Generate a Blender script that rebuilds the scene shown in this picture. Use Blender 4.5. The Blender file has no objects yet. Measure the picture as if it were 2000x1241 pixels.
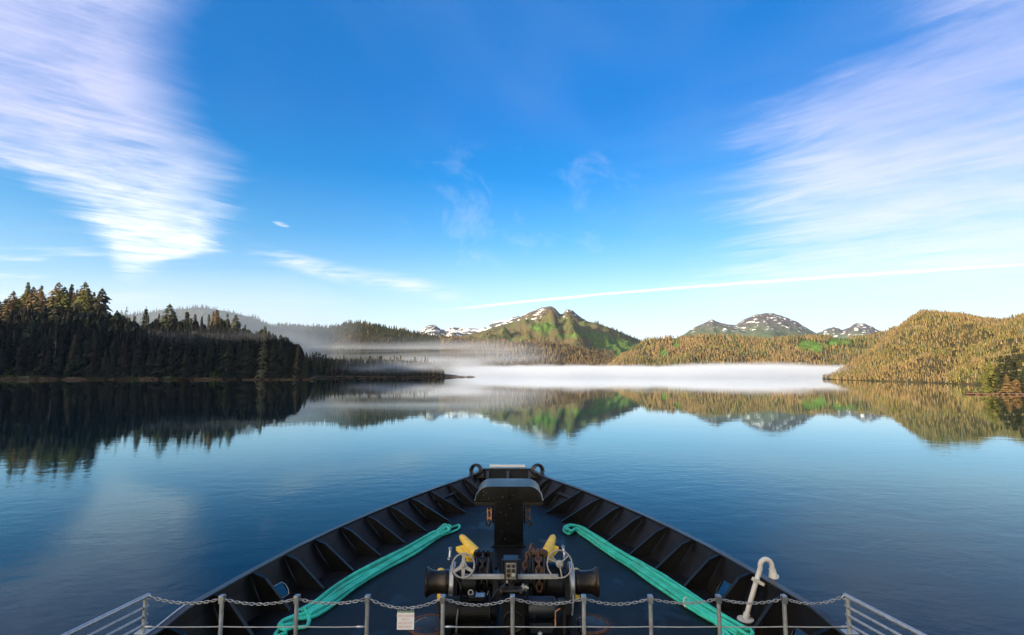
import bpy, math, random
import numpy as np
from mathutils import Vector, Matrix, noise as mnoise

R = math.radians
SC = bpy.context.scene
COL = SC.collection
random.seed(7)
rng = np.random.default_rng(7)

# ------------------------------------------------------------------ camera
CAM_H = 9.0                       # metres above the water
PITCH = R(6.0)
cam = bpy.data.cameras.new('camera')
cam_o = bpy.data.objects.new('camera', cam)
COL.objects.link(cam_o)
cam.sensor_width = 36.0
cam.lens = 18.0
cam.clip_start = 0.1
cam.clip_end = 40000.0
cam_o.location = (0, 0, CAM_H)
cam_o.rotation_euler = (math.pi / 2 + PITCH, 0, 0)
SC.camera = cam_o

# ------------------------------------------------------------------ light
SUN_EL, SUN_AZ = R(12.0), R(-130.0)       # azimuth clockwise from the bow
SKY_STRENGTH = 0.085
SUN_STRENGTH = 5.0
SC.view_settings.view_transform = 'Standard'
SC.view_settings.look = 'None'
SC.view_settings.exposure = 1.2
SC.view_settings.gamma = 1.0
sun = bpy.data.lights.new('sun', 'SUN')
sun.energy = SUN_STRENGTH
sun.angle = R(0.5)
sun.color = (1.0, 0.84, 0.63)
sun_o = bpy.data.objects.new('sun', sun)
COL.objects.link(sun_o)
TO_SUN = Vector((math.sin(SUN_AZ) * math.cos(SUN_EL), math.cos(SUN_AZ) * math.cos(SUN_EL), math.sin(SUN_EL)))
sun_o.rotation_euler = (-TO_SUN).to_track_quat('-Z', 'Y').to_euler()
sun_o.location = (-300, -100, 200)

SC.render.engine = 'CYCLES'
cy = SC.cycles
cy.max_bounces = 8
cy.diffuse_bounces = 3
cy.glossy_bounces = 4
cy.transmission_bounces = 2
cy.transparent_max_bounces = 8
cy.volume_bounces = 2
cy.caustics_reflective = False
cy.caustics_refractive = False
cy.use_denoising = True
cy.sample_clamp_indirect = 6.0


# ------------------------------------------------------------------ pixel geometry (photo is 2000 x 1241, f = 1000 px)
def ray(px, py):
    x = px - 1000.0
    y = 620.5 - py
    return x, 1000 * math.cos(PITCH) - y * math.sin(PITCH), y * math.cos(PITCH) + 1000 * math.sin(PITCH)


def pq(px, py):
    x, f, u = ray(px, py)
    return x / f, u / f


# ------------------------------------------------------------------ node helpers
class S:
    """a socket with arithmetic"""
    def __init__(s, nt, sock):
        s.nt, s.k = nt, sock

    def _m(s, op, o, rev=False):
        n = s.nt.nodes.new('ShaderNodeMath')
        n.operation = op
        a, b = (o, s) if rev else (s, o)
        for i, v in enumerate((a, b)):
            if isinstance(v, S):
                s.nt.links.new(v.k, n.inputs[i])
            elif v is not None:
                n.inputs[i].default_value = v
        return S(s.nt, n.outputs[0])

    def __add__(s, o): return s._m('ADD', o)
    __radd__ = __add__
    def __sub__(s, o): return s._m('SUBTRACT', o)
    def __rsub__(s, o): return s._m('SUBTRACT', o, True)
    def __mul__(s, o): return s._m('MULTIPLY', o)
    __rmul__ = __mul__
    def __truediv__(s, o): return s._m('DIVIDE', o)
    def max(s, o): return s._m('MAXIMUM', o)
    def min(s, o): return s._m('MINIMUM', o)
    def pow(s, o): return s._m('POWER', o)
    def abs(s): return s._m('ABSOLUTE', None)

    def ss(s, a, b, lo=0.0, hi=1.0):
        n = s.nt.nodes.new('ShaderNodeMapRange')
        n.interpolation_type = 'SMOOTHSTEP'
        s.nt.links.new(s.k, n.inputs['Value'])
        n.inputs['From Min'].default_value = a
        n.inputs['From Max'].default_value = b
        n.inputs['To Min'].default_value = lo
        n.inputs['To Max'].default_value = hi
        return S(s.nt, n.outputs['Result'])

    def curve(s, pts):
        """piecewise function through (x, y) points"""
        xs = [p[0] for p in pts]; ys = [p[1] for p in pts]
        x0, x1, y0, y1 = min(xs), max(xs), min(ys), max(ys)
        y1 = max(y1, y0 + 1e-4)
        n = s.nt.nodes.new('ShaderNodeFloatCurve')
        t = (s - x0) * (1.0 / (x1 - x0))
        s.nt.links.new(t.k, n.inputs['Value'])
        c = n.mapping.curves[0]
        p2 = sorted(((x - x0) / (x1 - x0), (y - y0) / (y1 - y0)) for x, y in pts)
        while len(c.points) < len(p2):
            c.points.new(0.5, 0.5)
        for q, (x, y) in zip(c.points, p2):
            q.location = (x, y)
            q.handle_type = 'AUTO'
        n.mapping.update()
        return S(s.nt, n.outputs[0]) * (y1 - y0) + y0


def comb(nt, x, y, z):
    n = nt.nodes.new('ShaderNodeCombineXYZ')
    for i, v in enumerate((x, y, z)):
        if isinstance(v, S):
            nt.links.new(v.k, n.inputs[i])
        else:
            n.inputs[i].default_value = v
    return n.outputs[0]


def sep(nt, sock):
    n = nt.nodes.new('ShaderNodeSeparateXYZ')
    nt.links.new(sock, n.inputs[0])
    return [S(nt, n.outputs[i]) for i in range(3)]


def noise(nt, vec, scale=1.0, detail=4.0, rough=0.55, dist=0.0):
    n = nt.nodes.new('ShaderNodeTexNoise')
    if vec is not None:
        nt.links.new(vec, n.inputs['Vector'])
    n.inputs['Scale'].default_value = scale
    n.inputs['Detail'].default_value = detail
    n.inputs['Roughness'].default_value = rough
    n.inputs['Distortion'].default_value = dist
    return S(nt, n.outputs['Fac'])


def mixc(nt, fac, a, b, mode='MIX'):
    n = nt.nodes.new('ShaderNodeMix')
    n.data_type = 'RGBA'
    n.blend_type = mode
    for key, v in ((0, fac), (6, a), (7, b)):
        if isinstance(v, S):
            nt.links.new(v.k, n.inputs[key])
        elif hasattr(v, 'links'):
            nt.links.new(v, n.inputs[key])
        elif key == 0:
            n.inputs[key].default_value = v
        else:
            n.inputs[key].default_value = (*v, 1.0)
    return n.outputs[2]


# ------------------------------------------------------------------ world: NISHITA sky, deeper blue overhead, cirrus
def build_world():
    w = bpy.data.worlds.new('World')
    SC.world = w
    w.use_nodes = True
    nt = w.node_tree
    bg = nt.nodes['Background']
    bg.inputs[1].default_value = SKY_STRENGTH
    sky = nt.nodes.new('ShaderNodeTexSky')
    sky.sky_type = 'NISHITA'
    sky.sun_disc = False
    sky.sun_elevation = SUN_EL
    sky.sun_rotation = SUN_AZ
    tc = nt.nodes.new('ShaderNodeTexCoord')
    x, y, z = sep(nt, tc.outputs['Generated'])
    # clear-air grading by elevation
    ramp = nt.nodes.new('ShaderNodeValToRGB')
    nt.links.new(z.k, ramp.inputs[0])
    K = 3.0
    stops = [(0.0, (1.12, 1.24, 1.95)), (0.07, (1.16, 1.26, 1.75)), (0.16, (.88, 1.22, 1.58)), (0.25, (.36, 1.00, 1.52)),
             (0.36, (.03, .80, 1.54)), (0.46, (.0, .73, 1.58)), (0.6, (.0, .80, 1.72)), (1.0, (.0, .9, 1.85))]
    el = ramp.color_ramp.elements
    while len(el) < len(stops):
        el.new(0.5)
    for e, (p, c) in zip(el, stops):
        e.position = p
        e.color = (c[0] / K, c[1] / K, c[2] / K, 1)
    grade = mixc(nt, y.ss(.1, -.3), ramp.outputs[0], (1.7 / K, 1.62 / K, 1.5 / K))      # unseen sky astern whitened and brightened to light the ship
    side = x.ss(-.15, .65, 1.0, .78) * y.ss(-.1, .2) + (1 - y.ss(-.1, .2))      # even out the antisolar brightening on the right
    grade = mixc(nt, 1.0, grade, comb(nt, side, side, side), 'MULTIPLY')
    base = mixc(nt, 1.0, sky.outputs[0], grade, 'MULTIPLY')
    sc = nt.nodes.new('ShaderNodeVectorMath'); sc.operation = 'SCALE'
    nt.links.new(base, sc.inputs[0]); sc.inputs['Scale'].default_value = K
    skyc = sc.outputs[0]

    yy = y.max(0.03)
    p, q = x / yy, z / yy
    front = y.ss(0.02, 0.12)
    zz = z.max(0.03)
    u, v = x / zz, y / zz

    def rot(ax, ay, sa, sb, off=0.0):
        n = math.hypot(ax, ay); ax /= n; ay /= n
        return comb(nt, (u * ax + v * ay) * sa, (u * (-ay) + v * ax) * sb, off)
    # ---- big cirrus on the left
    fib = noise(nt, rot(.75, .66, 1.0, 3.6), 1.0, 8, .66, .9)
    fin = noise(nt, rot(.75, .66, 2.6, 12.0, 3.0), 1.0, 6, .65, .8)
    fluff = noise(nt, rot(.9, .4, 2.4, 3.4, 15.0), 1.0, 8, .62, .5)
    big = noise(nt, rot(-.55, .83, .7, 1.6, 7.0), 1.0, 4, .5, .4)
    pe = p + (fib - .5) * .20 + (fin - .5) * .06
    right = [pq(*a) for a in [(300, -400), (372, -60), (375, 0), (355, 60), (388, 190), (428, 285), (462, 345), (448, 395), (440, 465), (395, 500), (325, 515), (300, 552), (262, 600)]]
    edge = q.curve([(b, a) for a, b in right])
    m1 = (edge - pe).ss(-.04, .16)
    m1s = (edge - pe).ss(-.02, .06)
    low = [pq(*a) for a in [(-900, 330), (-300, 325), (0, 335), (70, 372), (130, 408), (170, 446), (205, 490), (250, 548), (300, 560), (520, 562)]]
    lower = p.curve(low)
    m2 = (q + (fib - .5) * .10 + (fin - .5) * .05 - lower).ss(-.02, .07)
    core = (fib - .5) * 1.0 + (fin - .5) * .9 + (fluff - .5) * 1.3 + (big - .5) * .8 + .70
    dens1 = m1.max(m1s * q.ss(.5, .2)) * m2 * core.max(0.0).min(1.0) * front
    # thin veil towards the upper left
    # ---- broad veil on the right
    fib2 = noise(nt, rot(.77, -.64, 1.0, 3.0, 1.0), 1.0, 8, .66, 1.0)
    fin2 = noise(nt, rot(.77, -.64, 2.4, 9.0, 4.0), 1.0, 6, .65, .9)
    big2 = noise(nt, rot(.77, -.64, .6, 1.2, 11.0), 1.0, 3, .5, .3)
    left = [pq(*a) for a in [(2150, -500), (1900, -120), (1840, 0), (1770, 80), (1610, 165), (1500, 240), (1490, 330), (1455, 400), (1470, 470), (1420, 520), (1330, 570), (1200, 640)]]
    edge2 = q.curve([(b, a) for a, b in left])
    pe2 = p + (fib2 - .5) * .34 + (fin2 - .5) * .08
    m3 = (pe2 - edge2).ss(-.10, .16)
    dens2 = m3 * ((fib2 - .5) * .8 + (fin2 - .5) * .5 + (fluff - .5) * .5 + (big2 - .5) * .9 + .76).max(0.0).min(1.0) * front * q.ss(.06, .24)
    dens2b = (pe2 - edge2).ss(-.42, .05) * .13 * (big2 * 1.4) * front * q.ss(.1, .3)
    # ---- contrail
    ct = [pq(*a) for a in [(780, 615), (900, 603), (1000, 592), (1200, 573), (1400, 557), (1700, 536), (2000, 517), (2300, 500)]]
    line = p.curve(ct)
    wv = noise(nt, comb(nt, p * 14.0, 0.0, 0.0), 1.0, 3, .6)
    cd = ((q - line + (wv - .5) * .004).abs()).ss(.0040, .0008) * p.ss(-.2, .0) * front * (wv + .30).min(1.0) * .85
    # ---- thin streak left of centre
    st = [pq(*a) for a in [(480, 490), (560, 507), (620, 524), (700, 541), (780, 553), (900, 578), (960, 592)]]
    line2 = p.curve(st)
    sn = noise(nt, comb(nt, p * 9.0, q * 60.0, 2.0), 1.0, 5, .65, .4)
    sd = ((q - line2).abs()).ss(.026, .002) * (sn - .36).max(0.0) * 2.6 * p.ss(-.55, -.44) * p.ss(-.05, -.2) * front
    # ---- low flat strips over the wood, small puffs
    s3 = noise(nt, comb(nt, p * 3.0, q * 46.0, 5.0), 1.0, 4, .55)
    sd3 = (s3 - .52).max(0.0) * 4.0 * p.ss(-.55, -.8) * q.ss(.11, .15) * q.ss(.30, .19) * front
    pf = noise(nt, comb(nt, p * 7.0 + q * 3.0, q * 8.0, 9.0), 1.0, 8, .72, .5)
    sd4 = (pf - .53).max(0.0) * 1.0 * p.ss(-.26, -.15) * p.ss(.36, .16) * q.ss(.14, .24) * q.ss(.50, .40) * front
    px_, py_ = pq(549, 438)
    pd = (((p - px_) * 1.0 - (q - py_) * .7).pow(2.0) * 1.0 + ((q - py_) + (p - px_) * .35).pow(2.0) * 14.0).ss(.0006, .0) * fin.ss(.3, .6) * front
    # ---- faint high haze patch, bright cloud layer added astern to light the ship
    pale = noise(nt, rot(.3, .9, .35, .8, 21.0), 1.0, 4, .55, .4)
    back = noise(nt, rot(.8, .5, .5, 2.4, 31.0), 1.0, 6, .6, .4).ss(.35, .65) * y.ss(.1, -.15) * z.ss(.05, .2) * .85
    veil = pale.ss(.52, .78) * .09 * front * q.ss(.35, .6)
    hz = q.ss(.24, .0) * .42 * front
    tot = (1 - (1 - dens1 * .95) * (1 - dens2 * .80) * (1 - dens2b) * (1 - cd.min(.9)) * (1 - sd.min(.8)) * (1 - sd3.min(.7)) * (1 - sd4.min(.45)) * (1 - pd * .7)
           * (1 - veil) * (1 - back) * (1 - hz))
    # lit cirrus: white low down, faintly violet where thin and high
    cc = mixc(nt, q.ss(.18, .62), (5.4, 5.7, 6.1), (3.5, 3.75, 5.5))
    cc = mixc(nt, dens1 * q.ss(.48, .18), cc, (7.2, 7.4, 7.7))
    cc = mixc(nt, cd, cc, (8.0, 8.2, 8.4))
    aft = mixc(nt, x.ss(.25, -.65), (2.6, 2.9, 3.6), (25.0, 21.0, 16.0))  # out-of-view cloud to port astern made far brighter as fill light
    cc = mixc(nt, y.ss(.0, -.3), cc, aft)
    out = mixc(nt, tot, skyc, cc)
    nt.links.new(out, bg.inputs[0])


build_world()


# ------------------------------------------------------------------ object helpers
def tag(o, label=None, cat=None, group=None, kind=None):
    if label: o['label'] = label
    if cat: o['category'] = cat
    if group: o['group'] = group
    if kind: o['kind'] = kind
    return o


def empty(name, loc=(0, 0, 0), label=None, cat=None, group=None):
    o = bpy.data.objects.new(name, None)
    COL.objects.link(o)
    o.location = loc
    o.empty_display_size = 0.2
    return tag(o, label, cat, group)


SHIP = 1.3                        # ship drawing unit -> metres
DECK_Z = CAM_H - 3.6 * SHIP


def ship(p):
    return Vector((p[0] * SHIP, p[1] * SHIP, DECK_Z + p[2] * SHIP))


def at(px, py, h):
    """deck-unit point seen at a photo pixel, h above the deck"""
    x, f, u = ray(px, py)
    t = (3.6 - h) / -u
    return Vector((x * t, f * t, h))


class MB:
    def __init__(s):
        s.v, s.f = [], []

    def add(s, vs, fs):
        o = len(s.v)
        s.v += [Vector(a) for a in vs]
        s.f += [tuple(i + o for i in f) for f in fs]

    def box(s, c, d, rot=None, taper=1.0):
        hx, hy, hz = d[0] / 2, d[1] / 2, d[2] / 2
        vs = []
        for z in (-1, 1):
            k = taper if z > 0 else 1.0
            for x, y in ((-1, -1), (1, -1), (1, 1), (-1, 1)):
                a = Vector((x * hx * k, y * hy * k, z * hz))
                if rot is not None: a = rot @ a
                vs.append(a + Vector(c))
        s.add(vs, [(3, 2, 1, 0), (4, 5, 6, 7), (0, 1, 5, 4), (1, 2, 6, 5), (2, 3, 7, 6), (3, 0, 4, 7)])

    def frame(s, d, up=None):
        d = Vector(d).normalized()
        up = Vector(up) if up is not None else (Vector((0, 0, 1)) if abs(d.z) < .95 else Vector((0, 1, 0)))
        a = d.cross(up).normalized()
        return a, d.cross(a).normalized() * -1

    def cyl(s, p0, p1, r0, r1=None, n=16, caps=True):
        r1 = r0 if r1 is None else r1
        p0, p1 = Vector(p0), Vector(p1)
        a, b = s.frame(p1 - p0)
        vs = []
        for p, r in ((p0, r0), (p1, r1)):
            for i in range(n):
                t = 2 * math.pi * i / n
                vs.append(p + a * math.cos(t) * r + b * math.sin(t) * r)
        fs = [(i, (i + 1) % n, n + (i + 1) % n, n + i) for i in range(n)]
        if caps: fs += [tuple(range(n - 1, -1, -1)), tuple(range(n, 2 * n))]
        s.add(vs, fs)

    def lathe(s, origin, axis, prof, n=24):
        """prof: (distance along axis, radius)"""
        o, d = Vector(origin), Vector(axis).normalized()
        a, b = s.frame(d)
        vs, fs = [], []
        for (t, r) in prof:
            for i in range(n):
                k = 2 * math.pi * i / n
                vs.append(o + d * t + (a * math.cos(k) + b * math.sin(k)) * max(r, 1e-4))
        for j in range(len(prof) - 1):
            for i in range(n):
                fs.append((j * n + i, j * n + (i + 1) % n, (j + 1) * n + (i + 1) % n, (j + 1) * n + i))
        s.add(vs, fs)

    def tube(s, path, r, n=8, closed=False, lobes=0, twist=0.0, amp=0.0, caps=True):
        P = [Vector(p) for p in path]
        m = len(P)
        rr = r if isinstance(r, (list, tuple)) else [r] * m
        up = None
        vs, fs = [], []
        L = 0.0
        for i in range(m):
            if closed:
                d = P[(i + 1) % m] - P[i - 1]
            else:
                d = P[min(i + 1, m - 1)] - P[max(i - 1, 0)]
            if d.length < 1e-9: d = Vector((0, 0, 1))
            d.normalize()
            if up is None:
                up = Vector((0, 0, 1)) if abs(d.z) < .9 else Vector((1, 0, 0))
            a = d.cross(up).normalized()
            up = a.cross(d).normalized()
            if i: L += (P[i] - P[i - 1]).length
            for k in range(n):
                t = 2 * math.pi * k / n
                rad = rr[i] * (1 + amp * math.cos(lobes * t - twist * L)) if lobes else rr[i]
                vs.append(P[i] + (a * math.cos(t) + up * math.sin(t)) * rad)
        for i in range(m if closed else m - 1):
            j = (i + 1) % m
            for k in range(n):
                fs.append((i * n + k, i * n + (k + 1) % n, j * n + (k + 1) % n, j * n + k))
        if caps and not closed:
            fs += [tuple(range(n - 1, -1, -1)), tuple((m - 1) * n + k for k in range(n))]
        s.add(vs, fs)

    def prism(s, poly, ext):
        """closed polygon of 3D points pushed along ext"""
        n = len(poly)
        e = Vector(ext)
        vs = [Vector(p) for p in poly] + [Vector(p) + e for p in poly]
        s.add(vs, [tuple(range(n - 1, -1, -1)), tuple(range(n, 2 * n))] + [(i, (i + 1) % n, n + (i + 1) % n, n + i) for i in range(n)])

    def build(s, name, mat, parent=None, units=True, smooth=True, angle=35, bevel=0.0):
        vs = [ship(v) for v in s.v] if units else s.v
        if parent is not None:
            w = parent.location.copy()
            if parent.parent: w = w + parent.parent.location
            vs = [v - w for v in vs]
        me = bpy.data.meshes.new(name)
        me.from_pydata([tuple(v) for v in vs], [], s.f)
        me.validate()
        if smooth:
            me.polygons.foreach_set('use_smooth', [True] * len(me.polygons))
            me.set_sharp_from_angle(angle=R(angle))
        me.materials.append(mat)
        o = bpy.data.objects.new(name, me)
        COL.objects.link(o)
        if parent is not None: o.parent = parent
        if bevel:
            b = o.modifiers.new('bevel', 'BEVEL')
            b.width = bevel; b.segments = 2; b.limit_method = 'ANGLE'; b.angle_limit = R(40)
        return o


def spline(pts, step):
    """Catmull-Rom resampled at about `step`"""
    P = [Vector(p) for p in pts]
    out = []
    for i in range(len(P) - 1):
        a, b, c, d = P[max(i - 1, 0)], P[i], P[i + 1], P[min(i + 2, len(P) - 1)]
        n = max(1, int((c - b).length / step))
        for k in range(n):
            t = k / n
            out.append(.5 * ((2 * b) + (c - a) * t + (2 * a - 5 * b + 4 * c - d) * t * t + (3 * b - a - 3 * c + d) * t ** 3))
    out.append(P[-1])
    return out


# ------------------------------------------------------------------ materials
def new_mat(name):
    m = bpy.data.materials.new(name)
    m.use_nodes = True
    nt = m.node_tree
    return m, nt, nt.nodes['Principled BSDF']


def metal_paint(name, col, rough=.45, metallic=0.0, var=.25, rust=0.0, scale=6.0, rough_var=.2, bump=.0, spec=.5, rustcol=(.16, .055, .018), streak=0.0):
    m, nt, b = new_mat(name)
    tc = nt.nodes.new('ShaderNodeNewGeometry').outputs['Position']
    n1 = noise(nt, tc, scale, 6, .62)
    n2 = noise(nt, tc, scale * .25, 4, .5)
    dark = tuple(c * (1 - var) for c in col)
    lite = tuple(min(1, c * (1 + var)) for c in col)
    c = mixc(nt, (n1 * .6 + n2 * .4).ss(.35, .65), dark, lite)
    if rust > 0:
        n3 = noise(nt, tc, scale * 1.7, 8, .7, .6)
        c = mixc(nt, n3.ss(1 - rust * .62, 1 - rust * .62 + .1), c, rustcol)
    if streak:
        sx_, sy_, sz_ = sep(nt, tc)
        n4 = noise(nt, comb(nt, sx_ * 5.0, sy_ * 5.0, sz_ * .9), 1.0, 6, .7)
        c = mixc(nt, n4.ss(.56, .72) * streak, c, (.055, .030, .018))
        n5 = noise(nt, comb(nt, sx_ * 3.0, sy_ * 3.0, sz_ * 6.0), 1.0, 7, .75)
        c = mixc(nt, n5.ss(.63, .70) * streak * .7, c, (.05, .05, .052))
    nt.links.new(c, b.inputs['Base Color'])
    rr = (n2 - .5) * rough_var * 2 + rough
    nt.links.new(rr.k, b.inputs['Roughness'])
    b.inputs['Metallic'].default_value = metallic
    b.inputs['Specular IOR Level'].default_value = spec
    if bump:
        bp = nt.nodes.new('ShaderNodeBump')
        bp.inputs['Strength'].default_value = bump
        bp.inputs['Distance'].default_value = .02
        nt.links.new(n1.k, bp.inputs['Height'])
        nt.links.new(bp.outputs[0], b.inputs['Normal'])
    return m


M = {}
M['hull'] = metal_paint('black_hull_paint', (.0065, .0062, .006), .38, var=.3, rust=.08, scale=3.0, bump=.05, spec=.20, streak=.35)
M['cap'] = metal_paint('cap_rail_paint', (.035, .038, .044), .36, var=.25, rust=.12, scale=5.0)
M['black'] = metal_paint('black_machine_paint', (.0032, .0032, .0036), .45, var=.4, rust=.05, scale=7.0, spec=.22)
M['post_black'] = metal_paint('black_post_paint', (.0035, .0035, .004), .30, var=.3, rust=.03, scale=5.0, spec=.4)
M['grease'] = metal_paint('greasy_brown_iron', (.009, .006, .004), .48, metallic=.1, var=.5, rust=.30, scale=9.0)
M['rustchain'] = metal_paint('rusty_chain_iron', (.085, .040, .020), .75, var=.5, rust=.35, scale=12.0)
M['orange'] = metal_paint('orange_rusty_hook', (.42, .17, .06), .6, var=.35, rust=.35, scale=14.0)
M['drum'] = metal_paint('worn_bronze_drum', (.040, .032, .026), .38, metallic=.65, var=.35, rust=.12, scale=5.0)
M['disc'] = metal_paint('bare_steel_disc', (.38, .38, .39), .36, metallic=.8, var=.2, rust=.06, scale=8.0)
M['steel'] = metal_paint('galvanised_steel', (.47, .47, .46), .36, metallic=.55, var=.15, rust=.03, scale=18.0)
M['chain'] = metal_paint('dull_galvanised_chain', (.34, .34, .34), .42, metallic=.5, var=.3, rust=.05, scale=30.0)
M['bar'] = metal_paint('grey_painted_bar', (.36, .36, .35), .5, var=.12, rust=.05, scale=12.0)
M['wheel'] = metal_paint('grey_wheel_paint', (.30, .28, .255), .5, var=.2, rust=.08, scale=14.0)
M['yellow'] = metal_paint('yellow_paint', (.80, .50, .05), .48, var=.12, rust=.16, scale=8.0)
M['cream'] = metal_paint('cream_pipe_paint', (.62, .58, .52), .45, var=.06, rust=.05, scale=8.0)
M['white'] = metal_paint('white_lamp_housing', (.78, .76, .72), .4, var=.05, scale=9.0)
M['panel'] = metal_paint('button_panel', (.20, .165, .13), .55, var=.15, scale=20.0)
M['button'] = metal_paint('black_button', (.02, .02, .02), .35, var=.1, scale=20.0)
M['button_pale'] = metal_paint('pale_button', (.42, .46, .44), .4, var=.1, scale=20.0)
M['boxblue'] = metal_paint('dark_blue_box_paint', (.006, .009, .015), .45, var=.2, scale=8.0)
M['sign'] = metal_paint('white_sign_board', (.80, .80, .82), .4, var=.02, scale=8.0)
M['letters'] = metal_paint('faded_red_letters', (.70, .40, .34), .6, var=.15, scale=60.0)
M['clip'] = metal_paint('green_clip', (.16, .24, .17), .5, var=.15, scale=20.0)
M['rubber'] = metal_paint('black_rubber_cable', (.02, .02, .02), .6, var=.1, scale=20.0)
M['lid'] = metal_paint('blue_grey_lid_paint', (.020, .027, .036), .5, var=.3, rust=.22, scale=4.0, spec=.25)
M['fairlead'] = metal_paint('worn_dark_iron', (.035, .030, .028), .42, metallic=.2, var=.5, rust=.2, scale=8.0)


def rope_mat():
    m, nt, b = new_mat('turquoise_rope')
    tc = nt.nodes.new('ShaderNodeNewGeometry').outputs['Position']
    n1 = noise(nt, tc, 60.0, 4, .7)
    n2 = noise(nt, tc, 3.0, 4, .6)
    c = mixc(nt, n2.ss(.35, .7), (.010, .46, .31), (.035, .66, .48))
    c = mixc(nt, n1.ss(.60, .74), c, (.30, .74, .60))
    n3 = noise(nt, tc, 1.1, 5, .65)
    c = mixc(nt, n3.ss(.52, .70) * .45, c, (.05, .20, .15))
    nt.links.new(c, b.inputs['Base Color'])
    b.inputs['Roughness'].default_value = .6
    b.inputs['Sheen Weight'].default_value = .15
    return m


M['rope'] = rope_mat()


def deck_mat(stains):
    m, nt, b = new_mat('navy_deck_paint')
    pos = nt.nodes.new('ShaderNodeNewGeometry').outputs['Position']
    x, y, z = sep(nt, pos)
    n1 = noise(nt, pos, 2.2, 8, .65, .3)
    n2 = noise(nt, comb(nt, x * .8, y * .25, z), 1.0, 5, .6, .5)
    n3 = noise(nt, pos, 14.0, 6, .7)
    c = mixc(nt, (n1 * .5 + n2 * .5).ss(.35, .65), (.0042, .0042, .0050), (.0105, .0105, .0115))
    c = mixc(nt, n3.ss(.66, .74) * .6, c, (.03, .031, .034))
    rust = None
    for sx, sy, r0 in stains:
        d = ((x - sx).pow(2.0) + (y - sy).pow(2.0)).pow(.5) + (n1 - .5) * .35
        k = d.ss(r0 * 1.5, r0 * .95)
        rust = k if rust is None else rust.max(k)
    c = mixc(nt, rust * n3.ss(.35, .6) * .8, c, (.075, .032, .016))
    nt.links.new(c, b.inputs['Base Color'])
    wet = noise(nt, pos, .9, 5, .55, .6).ss(.57, .63)
    nt.links.new((((n2 - .5) * .5 + .50) * (1 - wet * .28)).k, b.inputs['Roughness'])
    b.inputs['Specular IOR Level'].default_value = .16
    bp = nt.nodes.new('ShaderNodeBump')
    bp.inputs['Strength'].default_value = .12
    bp.inputs['Distance'].default_value = .02
    nt.links.new((n1 + n3 * .3).k, bp.inputs['Height'])
    nt.links.new(bp.outputs[0], b.inputs['Normal'])
    return m


def water_mat():
    m, nt, b = new_mat('sea_water')
    pos = nt.nodes.new('ShaderNodeNewGeometry').outputs['Position']
    x, y, z = sep(nt, pos)
    w0 = noise(nt, comb(nt, x * .010, y * .016, 0.0), 1.0, 3, .5)
    patch = w0.ss(.35, .65, .45, 1.0)
    calm = ((x * .8).pow(2.0) + (y - 10.0).pow(2.0)).pow(.5).ss(85.0, 18.0, .19, 1.5)     # breeze around the ship, calmer inshore
    a = noise(nt, comb(nt, x * .10 + y * .03, y * .16, 0.0), 1.0, 2, .5, .3)
    bb = noise(nt, comb(nt, x * .42 - y * .10, y * .62, 3.0), 1.0, 3, .55, .4)
    c = noise(nt, comb(nt, x * 1.7 + y * .5, y * 2.4, 7.0), 1.0, 3, .6, .3)
    h = a * .05 + (bb * .13 + c * .040) * patch * calm
    bp = nt.nodes.new('ShaderNodeBump')
    bp.inputs['Strength'].default_value = 1.0
    bp.inputs['Distance'].default_value = .15
    nt.links.new(h.k, bp.inputs['Height'])
    nt.links.new(bp.outputs[0], b.inputs['Normal'])
    nt.nodes.remove(b)
    out = [n for n in nt.nodes if n.type == 'OUTPUT_MATERIAL'][0]
    fr = nt.nodes.new('ShaderNodeFresnel'); fr.inputs['IOR'].default_value = 1.333
    nt.links.new(bp.outputs[0], fr.inputs['Normal'])
    F = S(nt, fr.outputs[0])
    gl = nt.nodes.new('ShaderNodeBsdfGlossy')
    gl.inputs['Roughness'].default_value = .02
    nt.links.new(bp.outputs[0], gl.inputs['Normal'])
    tint = mixc(nt, F.ss(.05, .45), (.68, .87, 1.0), (.60, .89, 1.0))
    tint = mixc(nt, F.ss(.45, .82), tint, (.97, .99, 1.0))      # steep reflections tinted blue, standing in for ripples mirroring higher sky
    nt.links.new(tint, gl.inputs['Color'])
    df = nt.nodes.new('ShaderNodeBsdfDiffuse')
    df.inputs['Color'].default_value = (.0008, .012, .020, 1)
    mx = nt.nodes.new('ShaderNodeMixShader')
    nt.links.new((F.pow(1.14) * (F.ss(.12, .5) * .28 + 1.06)).min(1.0).k, mx.inputs[0])
    nt.links.new(df.outputs[0], mx.inputs[1]); nt.links.new(gl.outputs[0], mx.inputs[2])
    nt.links.new(mx.outputs[0], out.inputs['Surface'])
    return m


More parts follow.
